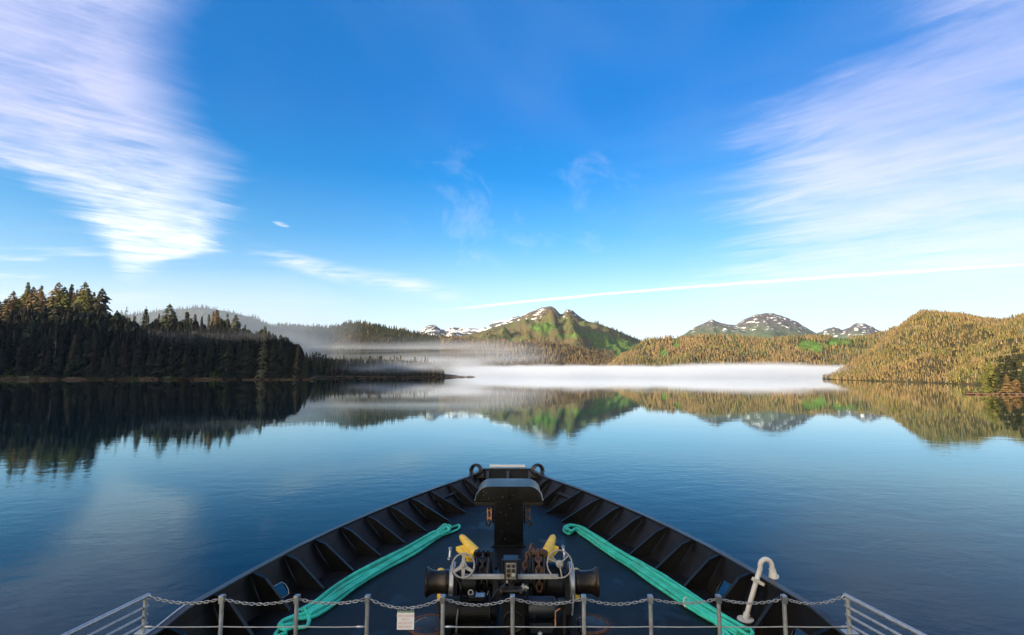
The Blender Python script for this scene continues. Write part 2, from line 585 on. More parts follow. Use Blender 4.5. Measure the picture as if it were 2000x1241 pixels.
def terrain_mat(name, low, high, rock=None, snow_z=None, snow_amt=.5, meadow=(.075, .14, .022), rock_z=None, snow_f=1.0):
    m, nt, b = new_mat(name)
    geo = nt.nodes.new('ShaderNodeNewGeometry')
    pos = geo.outputs['Position']
    x, y, z = sep(nt, pos)
    n1 = noise(nt, pos, .012, 7, .68)
    n2 = noise(nt, pos, .06, 6, .65)
    c = mixc(nt, (n1 * .6 + n2 * .4).ss(.42, .58), low, high)
    at_ = nt.nodes.new('ShaderNodeAttribute'); at_.attribute_name = 'meadow'
    md = S(nt, at_.outputs['Fac'])
    c2 = mixc(nt, n2.ss(.35, .65), meadow, tuple(k * .5 for k in meadow))
    c = mixc(nt, md, c, c2)
    if rock_z:
        k = (z + (n1 - .5) * (rock_z[1] - rock_z[0]) * 1.3).ss(rock_z[0], rock_z[1])
        rc = mixc(nt, n2.ss(.4, .6), rock, tuple(q * .5 for q in rock))
        c = mixc(nt, k, c, rc)
    if snow_z:
        n3 = noise(nt, comb(nt, x * .013 * snow_f, y * .013 * snow_f, z * .030 * snow_f), 1.0, 5, .60, .5)
        k = (z + (n3 - .5) * snow_z[2]).ss(snow_z[0], snow_z[1])
        k = k * n3.ss(1 - snow_amt, 1 - snow_amt + .035)
        c = mixc(nt, k, c, (.80, .81, .84))
    nt.links.new(c, b.inputs['Base Color'])
    b.inputs['Roughness'].default_value = .95
    b.inputs['Specular IOR Level'].default_value = .1
    bp = nt.nodes.new('ShaderNodeBump')
    bp.inputs['Strength'].default_value = .9
    bp.inputs['Distance'].default_value = 6.0
    nt.links.new((n1 + n2 * .6).k, bp.inputs['Height'])
    nt.links.new(bp.outputs[0], b.inputs['Normal'])
    return m


def forest_mat():
    m, nt, b = new_mat('conifer_forest')
    at_ = nt.nodes.new('ShaderNodeAttribute'); at_.attribute_name = 'tint'
    pos = nt.nodes.new('ShaderNodeNewGeometry').outputs['Position']
    n1 = noise(nt, pos, .8, 3, .6)
    c = mixc(nt, n1.ss(.3, .7), (.62, .62, .62), (1.25, 1.25, 1.25))
    c = mixc(nt, 1.0, at_.outputs['Color'], c, 'MULTIPLY')
    nt.links.new(c, b.inputs['Base Color'])
    b.inputs['Roughness'].default_value = .9
    b.inputs['Specular IOR Level'].default_value = .15
    return m


def crown_mat(name, a, bcol, c_, tip=(.10, .10, .05)):
    m, nt, b = new_mat(name)
    oi = nt.nodes.new('ShaderNodeObjectInfo')
    rnd = S(nt, oi.outputs['Random'])
    tc = nt.nodes.new('ShaderNodeTexCoord').outputs['Object']
    n1 = noise(nt, tc, 9.0, 4, .65)
    c = mixc(nt, rnd.ss(.15, .85), a, bcol)
    c = mixc(nt, n1.ss(.42, .62), c, c_)
    n2 = noise(nt, tc, 40.0, 3, .7)
    c = mixc(nt, n2.ss(.56, .72) * .7, c, tip)
    nt.links.new(c, b.inputs['Base Color'])
    b.inputs['Roughness'].default_value = .85
    b.inputs['Specular IOR Level'].default_value = .2
    return m


M['water'] = water_mat()
M['forest'] = forest_mat()
M['crown'] = crown_mat('spruce_needles', (.013, .024, .009), (.034, .026, .013), (.028, .034, .013), (.080, .062, .036))
M['crown_brown'] = crown_mat('brown_and_sunlit_spruce_needles', (.20, .118, .048), (.15, .095, .040), (.09, .07, .028), (.24, .16, .075))  # sunlight put into the colour of crest trees; brown needles elsewhere
M['crown_gold'] = crown_mat('sunlit_gold_spruce_needles', (.15, .125, .026), (.115, .11, .026), (.07, .078, .02), (.22, .17, .045))  # golden sunlight put into the needle colour
M['crown_pale'] = crown_mat('lichen_hung_spruce_needles', (.060, .066, .036), (.085, .075, .050), (.040, .050, .022), (.13, .125, .085))
M['bark'] = metal_paint('spruce_bark', (.16, .13, .105), .9, var=.4, scale=1.5)
M['bark_pale'] = metal_paint('bare_grey_wood', (.28, .25, .22), .9, var=.3, scale=1.5)

# ------------------------------------------------------------------ water
me = bpy.data.meshes.new('water')
me.from_pydata([(-12000, -9000, 0), (12000, -9000, 0), (12000, 12000, 0), (-12000, 12000, 0)], [], [(0, 1, 2, 3)])
me.materials.append(M['water'])
water = bpy.data.objects.new('water', me)
COL.objects.link(water)
tag(water, kind='structure')


# ------------------------------------------------------------------ terrain
def fract(x, y, s, oct=5):
    return mnoise.fractal(Vector((x / s, y / s, 3.7)), 1.0, 2.0, oct)


class Hill:
    def __init__(s, name, crest, Yc, shore, mat, px_step=4, rows=36, trees_px=0, tree_size=10, prof=1.0, rough=.18, nscale=None,
                 meadows=(), back=.5, label=None, crest_noise=0.0, spur=0.0):
        """crest: photo skyline points; Yc: distance of the crest; shore: distance of the foot - both (px, metres) lists"""
        s.name = name
        xs = [c[0] for c in crest]
        s.px = np.arange(xs[0], xs[-1] + .1, px_step)
        s.cy = np.interp(s.px, xs, [c[1] for c in crest])
        s.Yc = np.interp(s.px, [c[0] for c in Yc], [c[1] for c in Yc])
        s.Ys = np.interp(s.px, [c[0] for c in shore], [c[1] for c in shore])
        s.meadows = meadows
        nb = max(4, rows // 4)
        s.ts = np.concatenate([np.linspace(-back, 0, nb, endpoint=False), np.linspace(0, 1, rows)])
        s.nb = nb
        n, m = len(s.px), len(s.ts)
        V = np.zeros((n, m, 3)); md = np.zeros((n, m))
        for i in range(n):
            x, f, u = ray(s.px[i], s.cy[i])
            Yc_, Ys_ = s.Yc[i], min(s.Ys[i], s.Yc[i] - 5)
            zc = CAM_H + u / f * Yc_ - tree_size * .55 * Yc_ / 1000.0
            zc = max(zc, .5)
            if crest_noise:
                zc += crest_noise * zc * fract(x / f * Yc_ + 91, Yc_, 90.0, 4)
            ns = nscale or (Yc_ * .09)
            for j, t in enumerate(s.ts):
                Y = Yc_ + (Ys_ - Yc_) * t
                if t < 0: Y = Yc_ + (Yc_ - Ys_) * (-t)
                X = x / f * Y
                if t >= 0:
                    z = zc * (1 - t) ** prof
                    w = min(1, t * 3.0) * min(1, (1 - t) * 5)
                    k = fract(X, Y, ns)
                    rd = 1 - abs(fract(X + 500, Y * .6, ns * 2.2, 4)) * 2
                    z += zc * rough * k * w + zc * spur * (rd - .4) * w
                    zl = CAM_H + u / f * Y      # stay under the skyline seen from the ship
                    z = min(z, max(zl - .01 * zc * t, zc * (1 - t) * .6)) if t > 0 else z
                    if t > .93: z -= (t - .93) / .07 * 2.5
                else:
                    z = zc * (1 - (t / back) ** 2) - 3 * (t / back) ** 2
                V[i, j] = (X, Y, z)
        s.V = V
        for (cx, cyy, rx, ry) in meadows:
            for i in range(n):
                for j in range(m):
                    X, Y, Z = V[i, j]
                    a, b = s.pix(X, Y, Z)
                    d = ((a - cx) / rx) ** 2 + ((b - cyy) / ry) ** 2 + .9 * mnoise.noise(Vector((X / (Y * .02), Y / (Y * .02), Z / (Y * .012))))
                    md[i, j] = max(md[i, j], min(1, max(0, (1.15 - d) * 3)))
        s.md = md
        vs = V.reshape(-1, 3)
        faces = []
        for i in range(n - 1):
            for j in range(m - 1):
                a = i * m + j
                faces.append((a, a + 1, a + m + 1, a + m))
        me = bpy.data.meshes.new(name)
        me.from_pydata(vs.tolist(), [], faces)
        me.polygons.foreach_set('use_smooth', [True] * len(me.polygons))
        at_ = me.attributes.new('meadow', 'FLOAT', 'POINT')
        at_.data.foreach_set('value', md.reshape(-1))
        me.materials.append(mat)
        s.o = bpy.data.objects.new(name, me)
        COL.objects.link(s.o)
        tag(s.o, label, kind='structure')

    @staticmethod
    def pix(X, Y, Z):
        d = Vector((X, Y, Z - CAM_H))
        f = d.y * math.cos(PITCH) + d.z * math.sin(PITCH)
        u = -d.y * math.sin(PITCH) + d.z * math.cos(PITCH)
        return 1000 + 1000 * d.x / f, 620.5 - 1000 * u / f

    def point(s, px, t):
        i = np.clip((px - s.px[0]) / (s.px[1] - s.px[0]), 0, len(s.px) - 1.001)
        j = np.clip(np.interp(t, s.ts, np.arange(len(s.ts))), 0, len(s.ts) - 1.001)
        i0, j0 = int(i), int(j); a, b = i - i0, j - j0
        g = s.V
        p = g[i0, j0] * (1 - a) * (1 - b) + g[i0 + 1, j0] * a * (1 - b) + g[i0, j0 + 1] * (1 - a) * b + g[i0 + 1, j0 + 1] * a * b
        return p, s.md[int(round(i)), int(round(j))]


def spire_template(seed, sides=7, tiers=4):
    r = random.Random(seed)
    vs, fs = [], []
    for k in range(tiers):
        z0 = .04 + .9 * k / tiers
        z1 = min(1.0, z0 + 1.55 / tiers) if k < tiers - 1 else 1.0
        rad = (1 - z0) ** .8 * .5
        o = len(vs)
        ph = r.random() * 6
        for i in range(sides):
            t = ph + 2 * math.pi * i / sides
            q = rad * r.uniform(.55, 1.15)
            vs.append((math.cos(t) * q, math.sin(t) * q, z0 + r.uniform(-.05, .05)))
        vs.append((r.uniform(-.02, .02), r.uniform(-.02, .02), z1))
        for i in range(sides):
            fs.append((o + i, o + (i + 1) % sides, o + sides))
    return np.array(vs), np.array(fs)


TEMPL = [spire_template(i) for i in range(5)]


def bough_template(seed, sides=9, tiers=9):
    """ragged spruce: shingled tiers of drooping boughs"""
    r = random.Random(seed)
    vs, fs = [], []
    for k in range(tiers):
        z0 = .05 + .93 * k / tiers
        rad = (1 - z0) ** .75 * .5 * r.uniform(.75, 1.15)
        ph = r.random() * 6
        for i in range(sides):
            if r.random() < .16: continue
            t = ph + 2 * math.pi * i / sides + r.uniform(-.2, .2)
            q = rad * r.uniform(.5, 1.25) + .01
            h = .05 + r.uniform(.0, .05)
            w = .5 * q + .02
            o = len(vs)
            c, s_ = math.cos(t), math.sin(t)
            zt = z0 + .62 / tiers
            vs += [(0, 0, min(1, zt + .5 / tiers)), (c * q * .6 - s_ * w, s_ * q * .6 + c * w, zt - h * .7), (c * q, s_ * q, zt - h - .03), (c * q * .6 + s_ * w, s_ * q * .6 - c * w, zt - h * .7)]
            fs += [(o, o + 1, o + 2), (o, o + 2, o + 3)]
    o = len(vs)
    vs += [(.025, 0, .9), (-.02, .02, .9), (-.01, -.025, .9), (0, 0, 1.02)]
    fs += [(o, o + 1, o + 3), (o + 1, o + 2, o + 3), (o + 2, o, o + 3)]
    return np.array(vs), np.array(fs)


NEAR_TEMPL = [bough_template(40 + i) for i in range(6)]


def forest(name, items, label=None, templ=None):
    TEMPL = templ or globals()['TEMPL']
    """items: x, y, z, height, width ratio, r, g, b  -> one merged 'stuff' mesh of individual conifers"""
    it = np.array(items)
    VV, FF, CC = [], [], []
    off = 0
    which = rng.integers(0, len(TEMPL), len(it))
    for k, (tv, tf) in enumerate(TEMPL):
        a = it[which == k]
        if not len(a): continue
        ang = rng.uniform(0, 6.28, len(a))
        c, s_ = np.cos(ang)[:, None], np.sin(ang)[:, None]
        w = (a[:, 3] * a[:, 4])[:, None]
        x = (tv[None, :, 0] * c - tv[None, :, 1] * s_) * w + a[:, 0:1]
        y = (tv[None, :, 0] * s_ + tv[None, :, 1] * c) * w + a[:, 1:2]
        z = tv[None, :, 2] * a[:, 3:4] + a[:, 2:3]
        VV.append(np.stack([x, y, z], -1).reshape(-1, 3))
        nV = len(tv)
        FF.append((tf[None] + (np.arange(len(a)) * nV)[:, None, None] + off).reshape(-1, 3))
        CC.append(np.repeat(a[:, 5:8], nV, axis=0))
        off += len(a) * nV
    V = np.concatenate(VV); F = np.concatenate(FF); C = np.concatenate(CC)
    me = bpy.data.meshes.new(name)
    me.vertices.add(len(V)); me.vertices.foreach_set('co', V.reshape(-1).astype(np.float32))
    me.loops.add(F.size); me.loops.foreach_set('vertex_index', F.reshape(-1).astype(np.int32))
    me.polygons.add(len(F))
    me.polygons.foreach_set('loop_start', np.arange(0, F.size, 3, dtype=np.int32))
    me.update(calc_edges=True)
    at_ = me.attributes.new('tint', 'FLOAT_COLOR', 'POINT')
    at_.data.foreach_set('color', np.concatenate([C, np.ones((len(C), 1))], 1).reshape(-1).astype(np.float32))
    me.materials.append(M['forest'])
    o = bpy.data.objects.new(name, me)
    COL.objects.link(o)
    tag(o, label, kind='stuff')
    return o


BROWN = [(.225, .156, .066), (.190, .132, .058), (.245, .172, .072)]
OLIVE = [(.195, .148, .050), (.160, .128, .042), (.220, .168, .056)]
GREEN = [(.085, .105, .030), (.060, .080, .025), (.115, .135, .036)]


def plant(hill, n, size, brown, t0=-.04, t1=.97, wr=(.34, .48), green=.3, patch=120.0, gain=1.0, skip=.0, pxr=None, tpow=1.0):
    """scatter conifers over a hill; size is the height in photo pixels"""
    items = []
    lo, hi = pxr or (hill.px[0], hill.px[-1])
    for _ in range(n):
        px = random.uniform(lo, hi)
        t = t0 + (t1 - t0) * random.random() ** tpow
        p, md = hill.point(px, t)
        if md > .35 and random.random() < md * .97: continue
        if p[2] < .4: continue
        if skip and fract(p[0] + 77, p[1], patch * .6, 3) > skip: continue
        h = size * random.choice((random.uniform(.45, .9), random.uniform(.7, 1.2), random.uniform(.9, 1.55))) * p[1] / 1000.0
        h *= 1 + .30 * fract(p[0] + 31, p[1] - 17, patch * .45, 3)
        k = fract(p[0], p[1], patch, 3) + random.gauss(0, .3)
        b = brown(px, t) if callable(brown) else brown
        r = random.random()
        if k + (b - .5) * 2 > 0: c = random.choice(BROWN)
        elif r > .95: c = (.20, .178, .145)
        elif r < green: c = random.choice(GREEN)
        else: c = random.choice(OLIVE)
        g = random.choice((random.uniform(.45, .85), random.uniform(.75, 1.1), random.uniform(.85, 1.15))) * gain
        items.append((p[0], p[1], p[2] - h * .05, h, random.uniform(*wr), c[0] * g, c[1] * g, c[2] * g))
    return items


T_soil = terrain_mat('forest_floor', (.030, .030, .014), (.060, .050, .024))
T_soil_far = terrain_mat('far_forest_floor', (.030, .030, .018), (.05, .044, .026), meadow=(.085, .17, .03))
T_peak = terrain_mat('green_mountain_slopes', (.070, .086, .026), (.088, .068, .038), rock=(.115, .088, .062), rock_z=(285, 350), snow_z=(292, 318, 60), snow_amt=.425,
                     meadow=(.075, .135, .026), snow_f=2.3)
T_snow = terrain_mat('snow_mountain', (.060, .085, .045), (.080, .095, .055), rock=(.10, .090, .085), rock_z=(330, 470), snow_z=(370, 410, 200), snow_amt=.41, snow_f=1.3)
T_snow_low = terrain_mat('snow_ridge', (.07, .075, .05), (.08, .085, .06), rock=(.085, .085, .085), rock_z=(250, 400), snow_z=(280, 330, 200), snow_amt=.50)

# far mountains
Hill('mountain', [(1318, 662), (1335, 654), (1355, 641), (1375, 632), (1391, 624), (1400, 628), (1418, 632), (1437, 635), (1455, 624), (1472, 617), (1490, 613), (1510, 611), (1522, 614), (1535, 620), (1560, 631), (1585, 646), (1612, 662)],
     [(1300, 4800), (1620, 4800)], [(1300, 3600), (1620, 3600)], T_snow, px_step=2, rows=50, rough=.16, spur=.16, prof=1.1, nscale=380, crest_noise=.02, tree_size=0)
Hill('mountain', [(1575, 664), (1592, 652), (1612, 645), (1630, 638), (1646, 644), (1660, 638), (1673, 631), (1690, 633), (1705, 640), (1722, 648), (1760, 660)],
     [(1500, 5500), (1800, 5500)], [(1500, 4400), (1800, 4400)], T_snow, px_step=2, rows=44, rough=.18, spur=.2, prof=1.1, nscale=350, crest_noise=.03, tree_size=0)
Hill('mountain', [(800, 662), (822, 645), (838, 636), (850, 635), (862, 643), (872, 645), (884, 639), (900, 640), (920, 643), (938, 643), (952, 637), (965, 629), (985, 627), (1000, 620), (1012, 618), (1030, 628), (1060, 640)],
     [(800, 4600), (1060, 4600)], [(800, 3700), (1060, 3700)], T_snow_low, px_step=2, rows=40, rough=.16, spur=.15, prof=1.0, nscale=300, crest_noise=.02, tree_size=0)
peak = Hill('mountain', [(880, 662), (915, 654), (938, 648), (962, 640), (985, 634), (1000, 630), (1015, 621), (1030, 612), (1045, 607), (1058, 601), (1066, 600), (1075, 597), (1083, 601), (1094, 613), (1100, 613), (1106, 605), (1111, 604), (1119, 607), (1130, 617), (1148, 628), (1165, 632), (1190, 640), (1215, 650), (1230, 657), (1246, 664), (1275, 672), (1330, 690)],
            [(850, 3000), (1340, 3000)], [(850, 1950), (1340, 1950)], T_peak, px_step=2, rows=110, rough=.24, spur=.20, prof=1.0, nscale=170, crest_noise=.012, tree_size=0,
            meadows=[(1195, 674, 45, 13), (1100, 656, 16, 5), (1010, 668, 18, 6), (1225, 690, 25, 14), (1060, 640, 30, 9), (1150, 655, 40, 7)])
# forested ridges
left_far = Hill('hill', [(-200, 640), (100, 632), (200, 618), (260, 610), (300, 606), (330, 601), (360, 600), (385, 597), (410, 599), (440, 604), (470, 611), (500, 620), (530, 633), (560, 648), (600, 672), (640, 700)],
                [(-200, 1500), (640, 1500)], [(-200, 1150), (640, 1150)], T_soil_far, px_step=6, rows=36, rough=.15, spur=.12, tree_size=7)
left_mid = Hill('hill', [(470, 650), (520, 636), (550, 632), (595, 633), (640, 637), (665, 632), (680, 627), (705, 628), (735, 632), (760, 637), (795, 644), (830, 650), (870, 656), (930, 664), (985, 662), (1040, 664), (1100, 672), (1160, 686), (1205, 701), (1245, 717)],
                [(470, 1750), (850, 1800), (1250, 2100)], [(470, 1250), (850, 1350), (1250, 1750)], T_soil_far, px_step=5, rows=44, rough=.16, spur=.16, tree_size=8, prof=.95,
                meadows=[(1005, 668, 16, 6)])
mid_right = Hill('hill', [(1185, 716), (1215, 692), (1240, 677), (1265, 662), (1285, 658), (1340, 656), (1400, 653), (1450, 656), (1500, 663), (1545, 656), (1600, 655), (1650, 657), (1690, 657), (1720, 650), (1760, 640), (1820, 636)],
                 [(1185, 1600), (1820, 1600)], [(1185, 1250), (1820, 1150)], T_soil_far, px_step=5, rows=54, rough=.22, spur=.24, nscale=110, tree_size=8, prof=.9,
                 meadows=[(1585, 676, 30, 14), (1640, 668, 26, 9), (1320, 668, 8, 14), (1295, 690, 6, 12)])
right_hill = Hill('hill', [(1606, 742), (1640, 724), (1670, 704), (1700, 681), (1730, 658), (1750, 642), (1765, 630), (1782, 617), (1800, 609), (1840, 610), (1880, 614), (1920, 621), (1950, 625), (2000, 628), (2150, 640)],
                  [(1606, 640), (1700, 820), (1800, 950), (2150, 950)], [(1606, 556), (1640, 525), (1700, 478), (1800, 400), (1900, 340), (2000, 300), (2150, 280)], T_soil, px_step=4, rows=60, rough=.15, spur=.15, nscale=60, tree_size=10, prof=.85)
right_near = Hill('hill', [(1845, 715), (1880, 676), (1920, 646), (1950, 627), (1975, 617), (2000, 611), (2060, 598), (2200, 585), (2400, 580)],
                  [(1845, 480), (1950, 600), (2400, 600)], [(1845, 372), (1900, 340), (2000, 300), (2400, 260)], T_soil, px_step=5, rows=50, rough=.13, spur=.13, nscale=50, tree_size=12, prof=.85)

forest('far_forest', plant(left_far, 6000, 7.0, -.2, green=.9, gain=.30), 'forest of small conifers on the left far hill')  # tree colours darkened to stand in for shade and haze
forest('far_forest', plant(left_mid, 8000, 6.5, .3, green=.75, patch=160, gain=.40, pxr=(470, 900)) + plant(left_mid, 8500, 7.6, .72, green=.5, patch=160, gain=.72, pxr=(860, 1245)), 'brown and green conifer forest on the low ridge below the peak')  # trees of the left stretch darkened: shade put into their colour
forest('far_forest', plant(mid_right, 19000, 6.8, .60, green=.45, patch=140, skip=0), 'brown conifer forest on the ridge behind the fog bank')
forest('far_forest', plant(right_hill, 30000, 7.0, lambda px, t: .82 - .62 * min(1, max(0, (t - .2) * 2.0)) + .5 * (t > .87), green=.16, skip=0, patch=45, wr=(.34, .54), tpow=.9, t1=.99), 'sunlit orange brown forest on the right hand hill')
forest('far_forest', plant(right_near, 15000, 7.8, lambda px, t: .5 - .22 * t, green=.18, skip=0, patch=45, wr=(.34, .52)), 'sunlit yellow green forest on the hillside at the right edge')
forest('far_forest', plant(peak, 3000, 6.0, .6, t0=.45, t1=.98, green=.6, patch=180, gain=.8)
       + plant(peak, 260, 5.0, .2, t0=-.01, t1=.35, green=1.0, patch=200, gain=.6, pxr=(1160, 1275)), 'dark trees on the lower slopes of the green mountain')

# the high ground out of the frame to port that keeps the wood and the ship in the morning shade
blk = [(-790, 720, 40), (-800, 620, 92), (-810, 480, 116), (-810, 330, 145), (-800, 150, 182), (-790, 0, 205), (-780, -150, 216), (-770, -400, 228), (-765, -650, 238), (-770, -850, 225), (-790, -1000, 120), (-800, -1100, 20)]
bp_ = spline(blk, 25)
mbv, mbf = [], []
W_ = 15
for i, p in enumerate(bp_):
    for j in range(W_):
        k = (j / (W_ - 1) - .5) * 2
        z = p.z * (1 - abs(k) ** 1.6) + 10 * fract(p.x + k * 190, p.y, 80) * (1 - abs(k)) - 4 * abs(k)
        mbv.append((p.x + k * 190, p.y, z))
for i in range(len(bp_) - 1):
    for j in range(W_ - 1):
        a = i * W_ + j
        mbf.append((a, a + 1, a + W_ + 1, a + W_))
m_ = MB(); m_.add(mbv, mbf)
tag(m_.build('hill', T_soil, units=False), kind='structure')


# ------------------------------------------------------------------ individual conifers
def conifer(seed, kind):
    """unit-height crown and trunk meshes"""
    r = random.Random(seed)
    crown, trunk = MB(), MB()
    dead = kind == 'dead'
    base = {'full': .07, 'tall': .22, 'flat': .18, 'dead': .25, 'bushy': .02, 'tip': .03}[kind]
    wid = {'full': .155, 'tall': .12, 'flat': .19, 'dead': .10, 'bushy': .30, 'tip': .17}[kind]
    bend = (r.uniform(-.012, .012), r.uniform(-.012, .012))
    segs = 7
    pts = [(bend[0] * math.sin(3 * k / segs), bend[1] * math.sin(2 + 3 * k / segs), k / segs * (1.0 if kind != 'bushy' else .93)) for k in range(segs + 1)]
    rad = [.0155 * (1 - .9 * k / segs) * (1.4 if k == 0 else 1) for k in range(segs + 1)]
    trunk.tube(pts, rad, 6)
    if dead:
        for _ in range(26):
            z = r.uniform(.25, .95); a = r.uniform(0, 6.28); L = .09 * (1.15 - z) + .02
            d = Vector((math.cos(a), math.sin(a), r.uniform(-.25, .35)))
            q = Vector((0, 0, z))
            trunk.tube([q, q + d * L * .6, q + d * L + Vector((0, 0, -.006))], [.0045, .003, .001], 4)
    levels = {'full': 34, 'tall': 30, 'flat': 26, 'dead': 16, 'bushy': 30, 'tip': 30}[kind]
    for k in range(levels):
        t = (k + r.uniform(-.3, .3)) / levels
        t = min(max(t, 0), .995)
        z = base + (1 - base) * t
        if kind == 'flat':
            w = wid * (.35 + .75 * math.sin(math.pi * min(1, t * .75 + .22))) * (1 - t ** 6)
        elif kind == 'bushy':
            w = wid * (1 - t ** 2.2) * (.75 + .25 * math.sin(6 * t + seed))
        elif kind == 'tall':
            w = wid * (1 - t) ** .55 * (.75 + .3 * math.sin(9 * t + seed))
        else:
            w = wid * (1 - t) ** .8 + .006
        if r.random() < (.10 if not dead else .3): continue
        nb = r.randint(5, 7) if not dead else r.randint(2, 4)
        ph = r.random() * 6.28
        for b_ in range(nb):
            a = ph + 6.283 * b_ / nb + r.uniform(-.35, .35)
            L = w * r.uniform(.55, 1.2)
            if L < .008: L = .008
            droop = r.uniform(.10, .45) + .25 * (1 - t)
            lift = r.uniform(.05, .28) * t
            d = Vector((math.cos(a), math.sin(a), 0))
            side = Vector((-d.y, d.x, 0))
            p0 = Vector((0, 0, z))
            p1 = p0 + d * L * .55 + Vector((0, 0, L * (.10 + lift - droop * .35)))
            p2 = p0 + d * L + Vector((0, 0, L * (lift - droop)))
            bw = L * r.uniform(.22, .36) + .004
            dn = Vector((0, 0, -bw * .45))
            crown.add([p0, p1 + side * bw + dn, p1 - side * bw + dn, p2, p1 + Vector((0, 0, .004))],
                      [(0, 4, 1), (0, 2, 4), (4, 3, 1), (4, 2, 3)])
            for q in range(3 if not dead else 1):           # hanging sprays
                c0 = p0.lerp(p2, r.uniform(.35, 1.0)) + side * r.uniform(-.7, .7) * bw
                hl = r.uniform(.012, .032) * (1.3 if kind in ('bushy', 'full') else 1)
                sw = r.uniform(.006, .013)
                dd = (d * r.uniform(-.4, .8) + side * r.uniform(-.8, .8)).normalized() * hl * .7
                crown.add([c0 - side * sw, c0 + side * sw, c0 + dd + Vector((0, 0, -hl))], [(0, 1, 2)])
                crown.add([c0 - d * sw, c0 + d * sw, c0 - dd * .6 + Vector((0, 0, -hl * .7))], [(0, 1, 2)])
    # leader
    crown.add([(-.004, 0, .955), (.004, .003, .955), (0, -.004, .955), (pts[-1][0], pts[-1][1], 1.012)], [(0, 1, 3), (1, 2, 3), (2, 0, 3)])

    def me_of(mb, nm, mat):
        me = bpy.data.meshes.new(nm)
        me.from_pydata([tuple(v) for v in mb.v], [], mb.f)
        me.materials.append(mat)
        return me
    return me_of(crown, 'crown', M['crown']), me_of(trunk, 'trunk', M['bark_pale'] if dead else M['bark'])


KINDS = {}
for kd, n in (('full', 3), ('tall', 3), ('flat', 3), ('dead', 2), ('bushy', 3), ('tip', 2)):
    KINDS[kd] = [conifer(hash((len(kd), i)) % 1000 + i * 17 + len(kd) * 101, kd) for i in range(n)]
BROWN_TONED, GOLDEN, PALE = {}, {}, {}


def variant(me, store, mat):
    if me.name not in store:
        c = me.copy(); c.materials[0] = mat; store[me.name] = c
    return store[me.name]


def spruce(x, y, z, h, kind, label, group=None, w=1.0, tone=None, name='spruce_tree'):
    e = empty(name, (x, y, z), label, 'tree', group)
    cm, tm = random.choice(KINDS[kind])
    if tone == 'brown': cm = variant(cm, BROWN_TONED, M['crown_brown'])
    if tone == 'gold': cm = variant(cm, GOLDEN, M['crown_gold'])
    if tone == 'pale': cm = variant(cm, PALE, M['crown_pale'])
    for nm, me_ in (('trunk', tm), ('crown', cm)):
        o = bpy.data.objects.new(nm, me_)
        COL.objects.link(o)
        o.parent = e
    e.scale = (h * w, h * w, h)
    e.rotation_euler = (0, 0, random.uniform(0, 6.28))
    return e


# ---- the wood on the left shore
SKY_L = [(-160, 590), (-60, 582), (0, 580), (30, 568), (48, 552), (75, 558), (95, 566), (108, 550), (135, 556), (160, 550), (195, 566), (205, 590), (215, 602), (242, 609), (262, 613), (290, 611), (328, 604), (360, 612), (385, 614),
         (420, 607), (455, 614), (480, 638), (515, 640), (545, 652), (570, 668), (590, 684), (604, 705)]


def sky_l(px):
    return np.interp(px, [a for a, b in SKY_L], [b for a, b in SKY_L])


T_shore = terrain_mat('shaded_forest_soil', (.018, .020, .010), (.034, .030, .016))
wood = Hill('hill', [(-260, 690), (-60, 655), (0, 638), (60, 628), (160, 630), (205, 655), (300, 668), (420, 674), (470, 690), (520, 700), (570, 716), (604, 735), (612, 742)],
            [(-260, 700), (300, 690), (520, 630), (612, 580)], [(-260, 520), (0, 556), (300, 566), (600, 556), (612, 560)], T_shore, px_step=6, rows=40, rough=.06, tree_size=0, prof=.8)
groups = {
    'crest': 'sunlit spruces along the crest of the left wood',
    'face': 'shaded spruces on the slope of the left wood',
    'mid': 'shaded spruces in the middle of the left shore wood',
    'tip': 'spruces at the point of the left wood'}


def tree_at(px, t, top, kind, label, group, tone=None, w=1.0):
    p, _ = wood.point(px, t)
    a, b = Hill.pix(*p)
    X, Y, Z = p
    x, f, u = ray(a, top)
    h = CAM_H + u / f * Y - Z
    return spruce(X, Y, Z - .4, h, kind, label, group, w, tone)


named = [
    (20, .30, 566, 'flat', 'broad sunlit spruce at the very left edge of the wooded shore', 'brown'),
    (48, .28, 549, 'full', 'tall pointed sunlit spruce, first high peak of the left wood', 'gold'),
    (75, .34, 556, 'tall', 'slim sunlit spruce right of the first high peak of the left wood', 'brown'),
    (108, .30, 549, 'flat', 'wide flat topped orange lit spruce in the middle of the left crest', 'brown'),
    (134, .34, 553, 'full', 'narrow dark pointed spruce between two broad crowns on the left crest', None),
    (160, .32, 548, 'flat', 'dark spreading spruce with layered open boughs on the left crest', 'gold'),
    (193, .34, 560, 'flat', 'last tall open crowned spruce before the left crest drops away', None),
    (243, .30, 598, 'dead', 'thin bare topped spruce standing in the notch below the left crest', None),
    (281, .32, 597, 'full', 'spruce poking up in the mist right of the notch', None),
    (327, .35, 591, 'flat', 'pale brown spruce with a bare leader in front of the far hill', 'pale'),
    (362, .45, 602, 'full', 'dark spruce in front of the summit of the left far hill', None),
    (420, .40, 598, 'full', 'tall brown crowned spruce at the middle of the left shore', 'brown'),
    (457, .48, 612, 'flat', 'square topped spruce just before the wood steps down to the point', 'pale'),
    (515, .93, 634, 'tip', 'pale lichen hung spruce standing out at the point of the wood', 'pale'),
    (546, .90, 651, 'full', 'dark pointed spruce behind the pale lichen hung one', None),
    (580, .94, 672, 'full', 'pale olive spruce over the last rocks of the left point', 'pale'),
    (597, .94, 685, 'bushy', 'dark rounded spruce, last tree at the end of the left point', None)]
for px, t, top, kd, lab, tone in named:
    tree_at(px, t, top, kd, lab, None, tone, random.uniform(.95, 1.15) if kd != 'bushy' else .7)
NW = 168
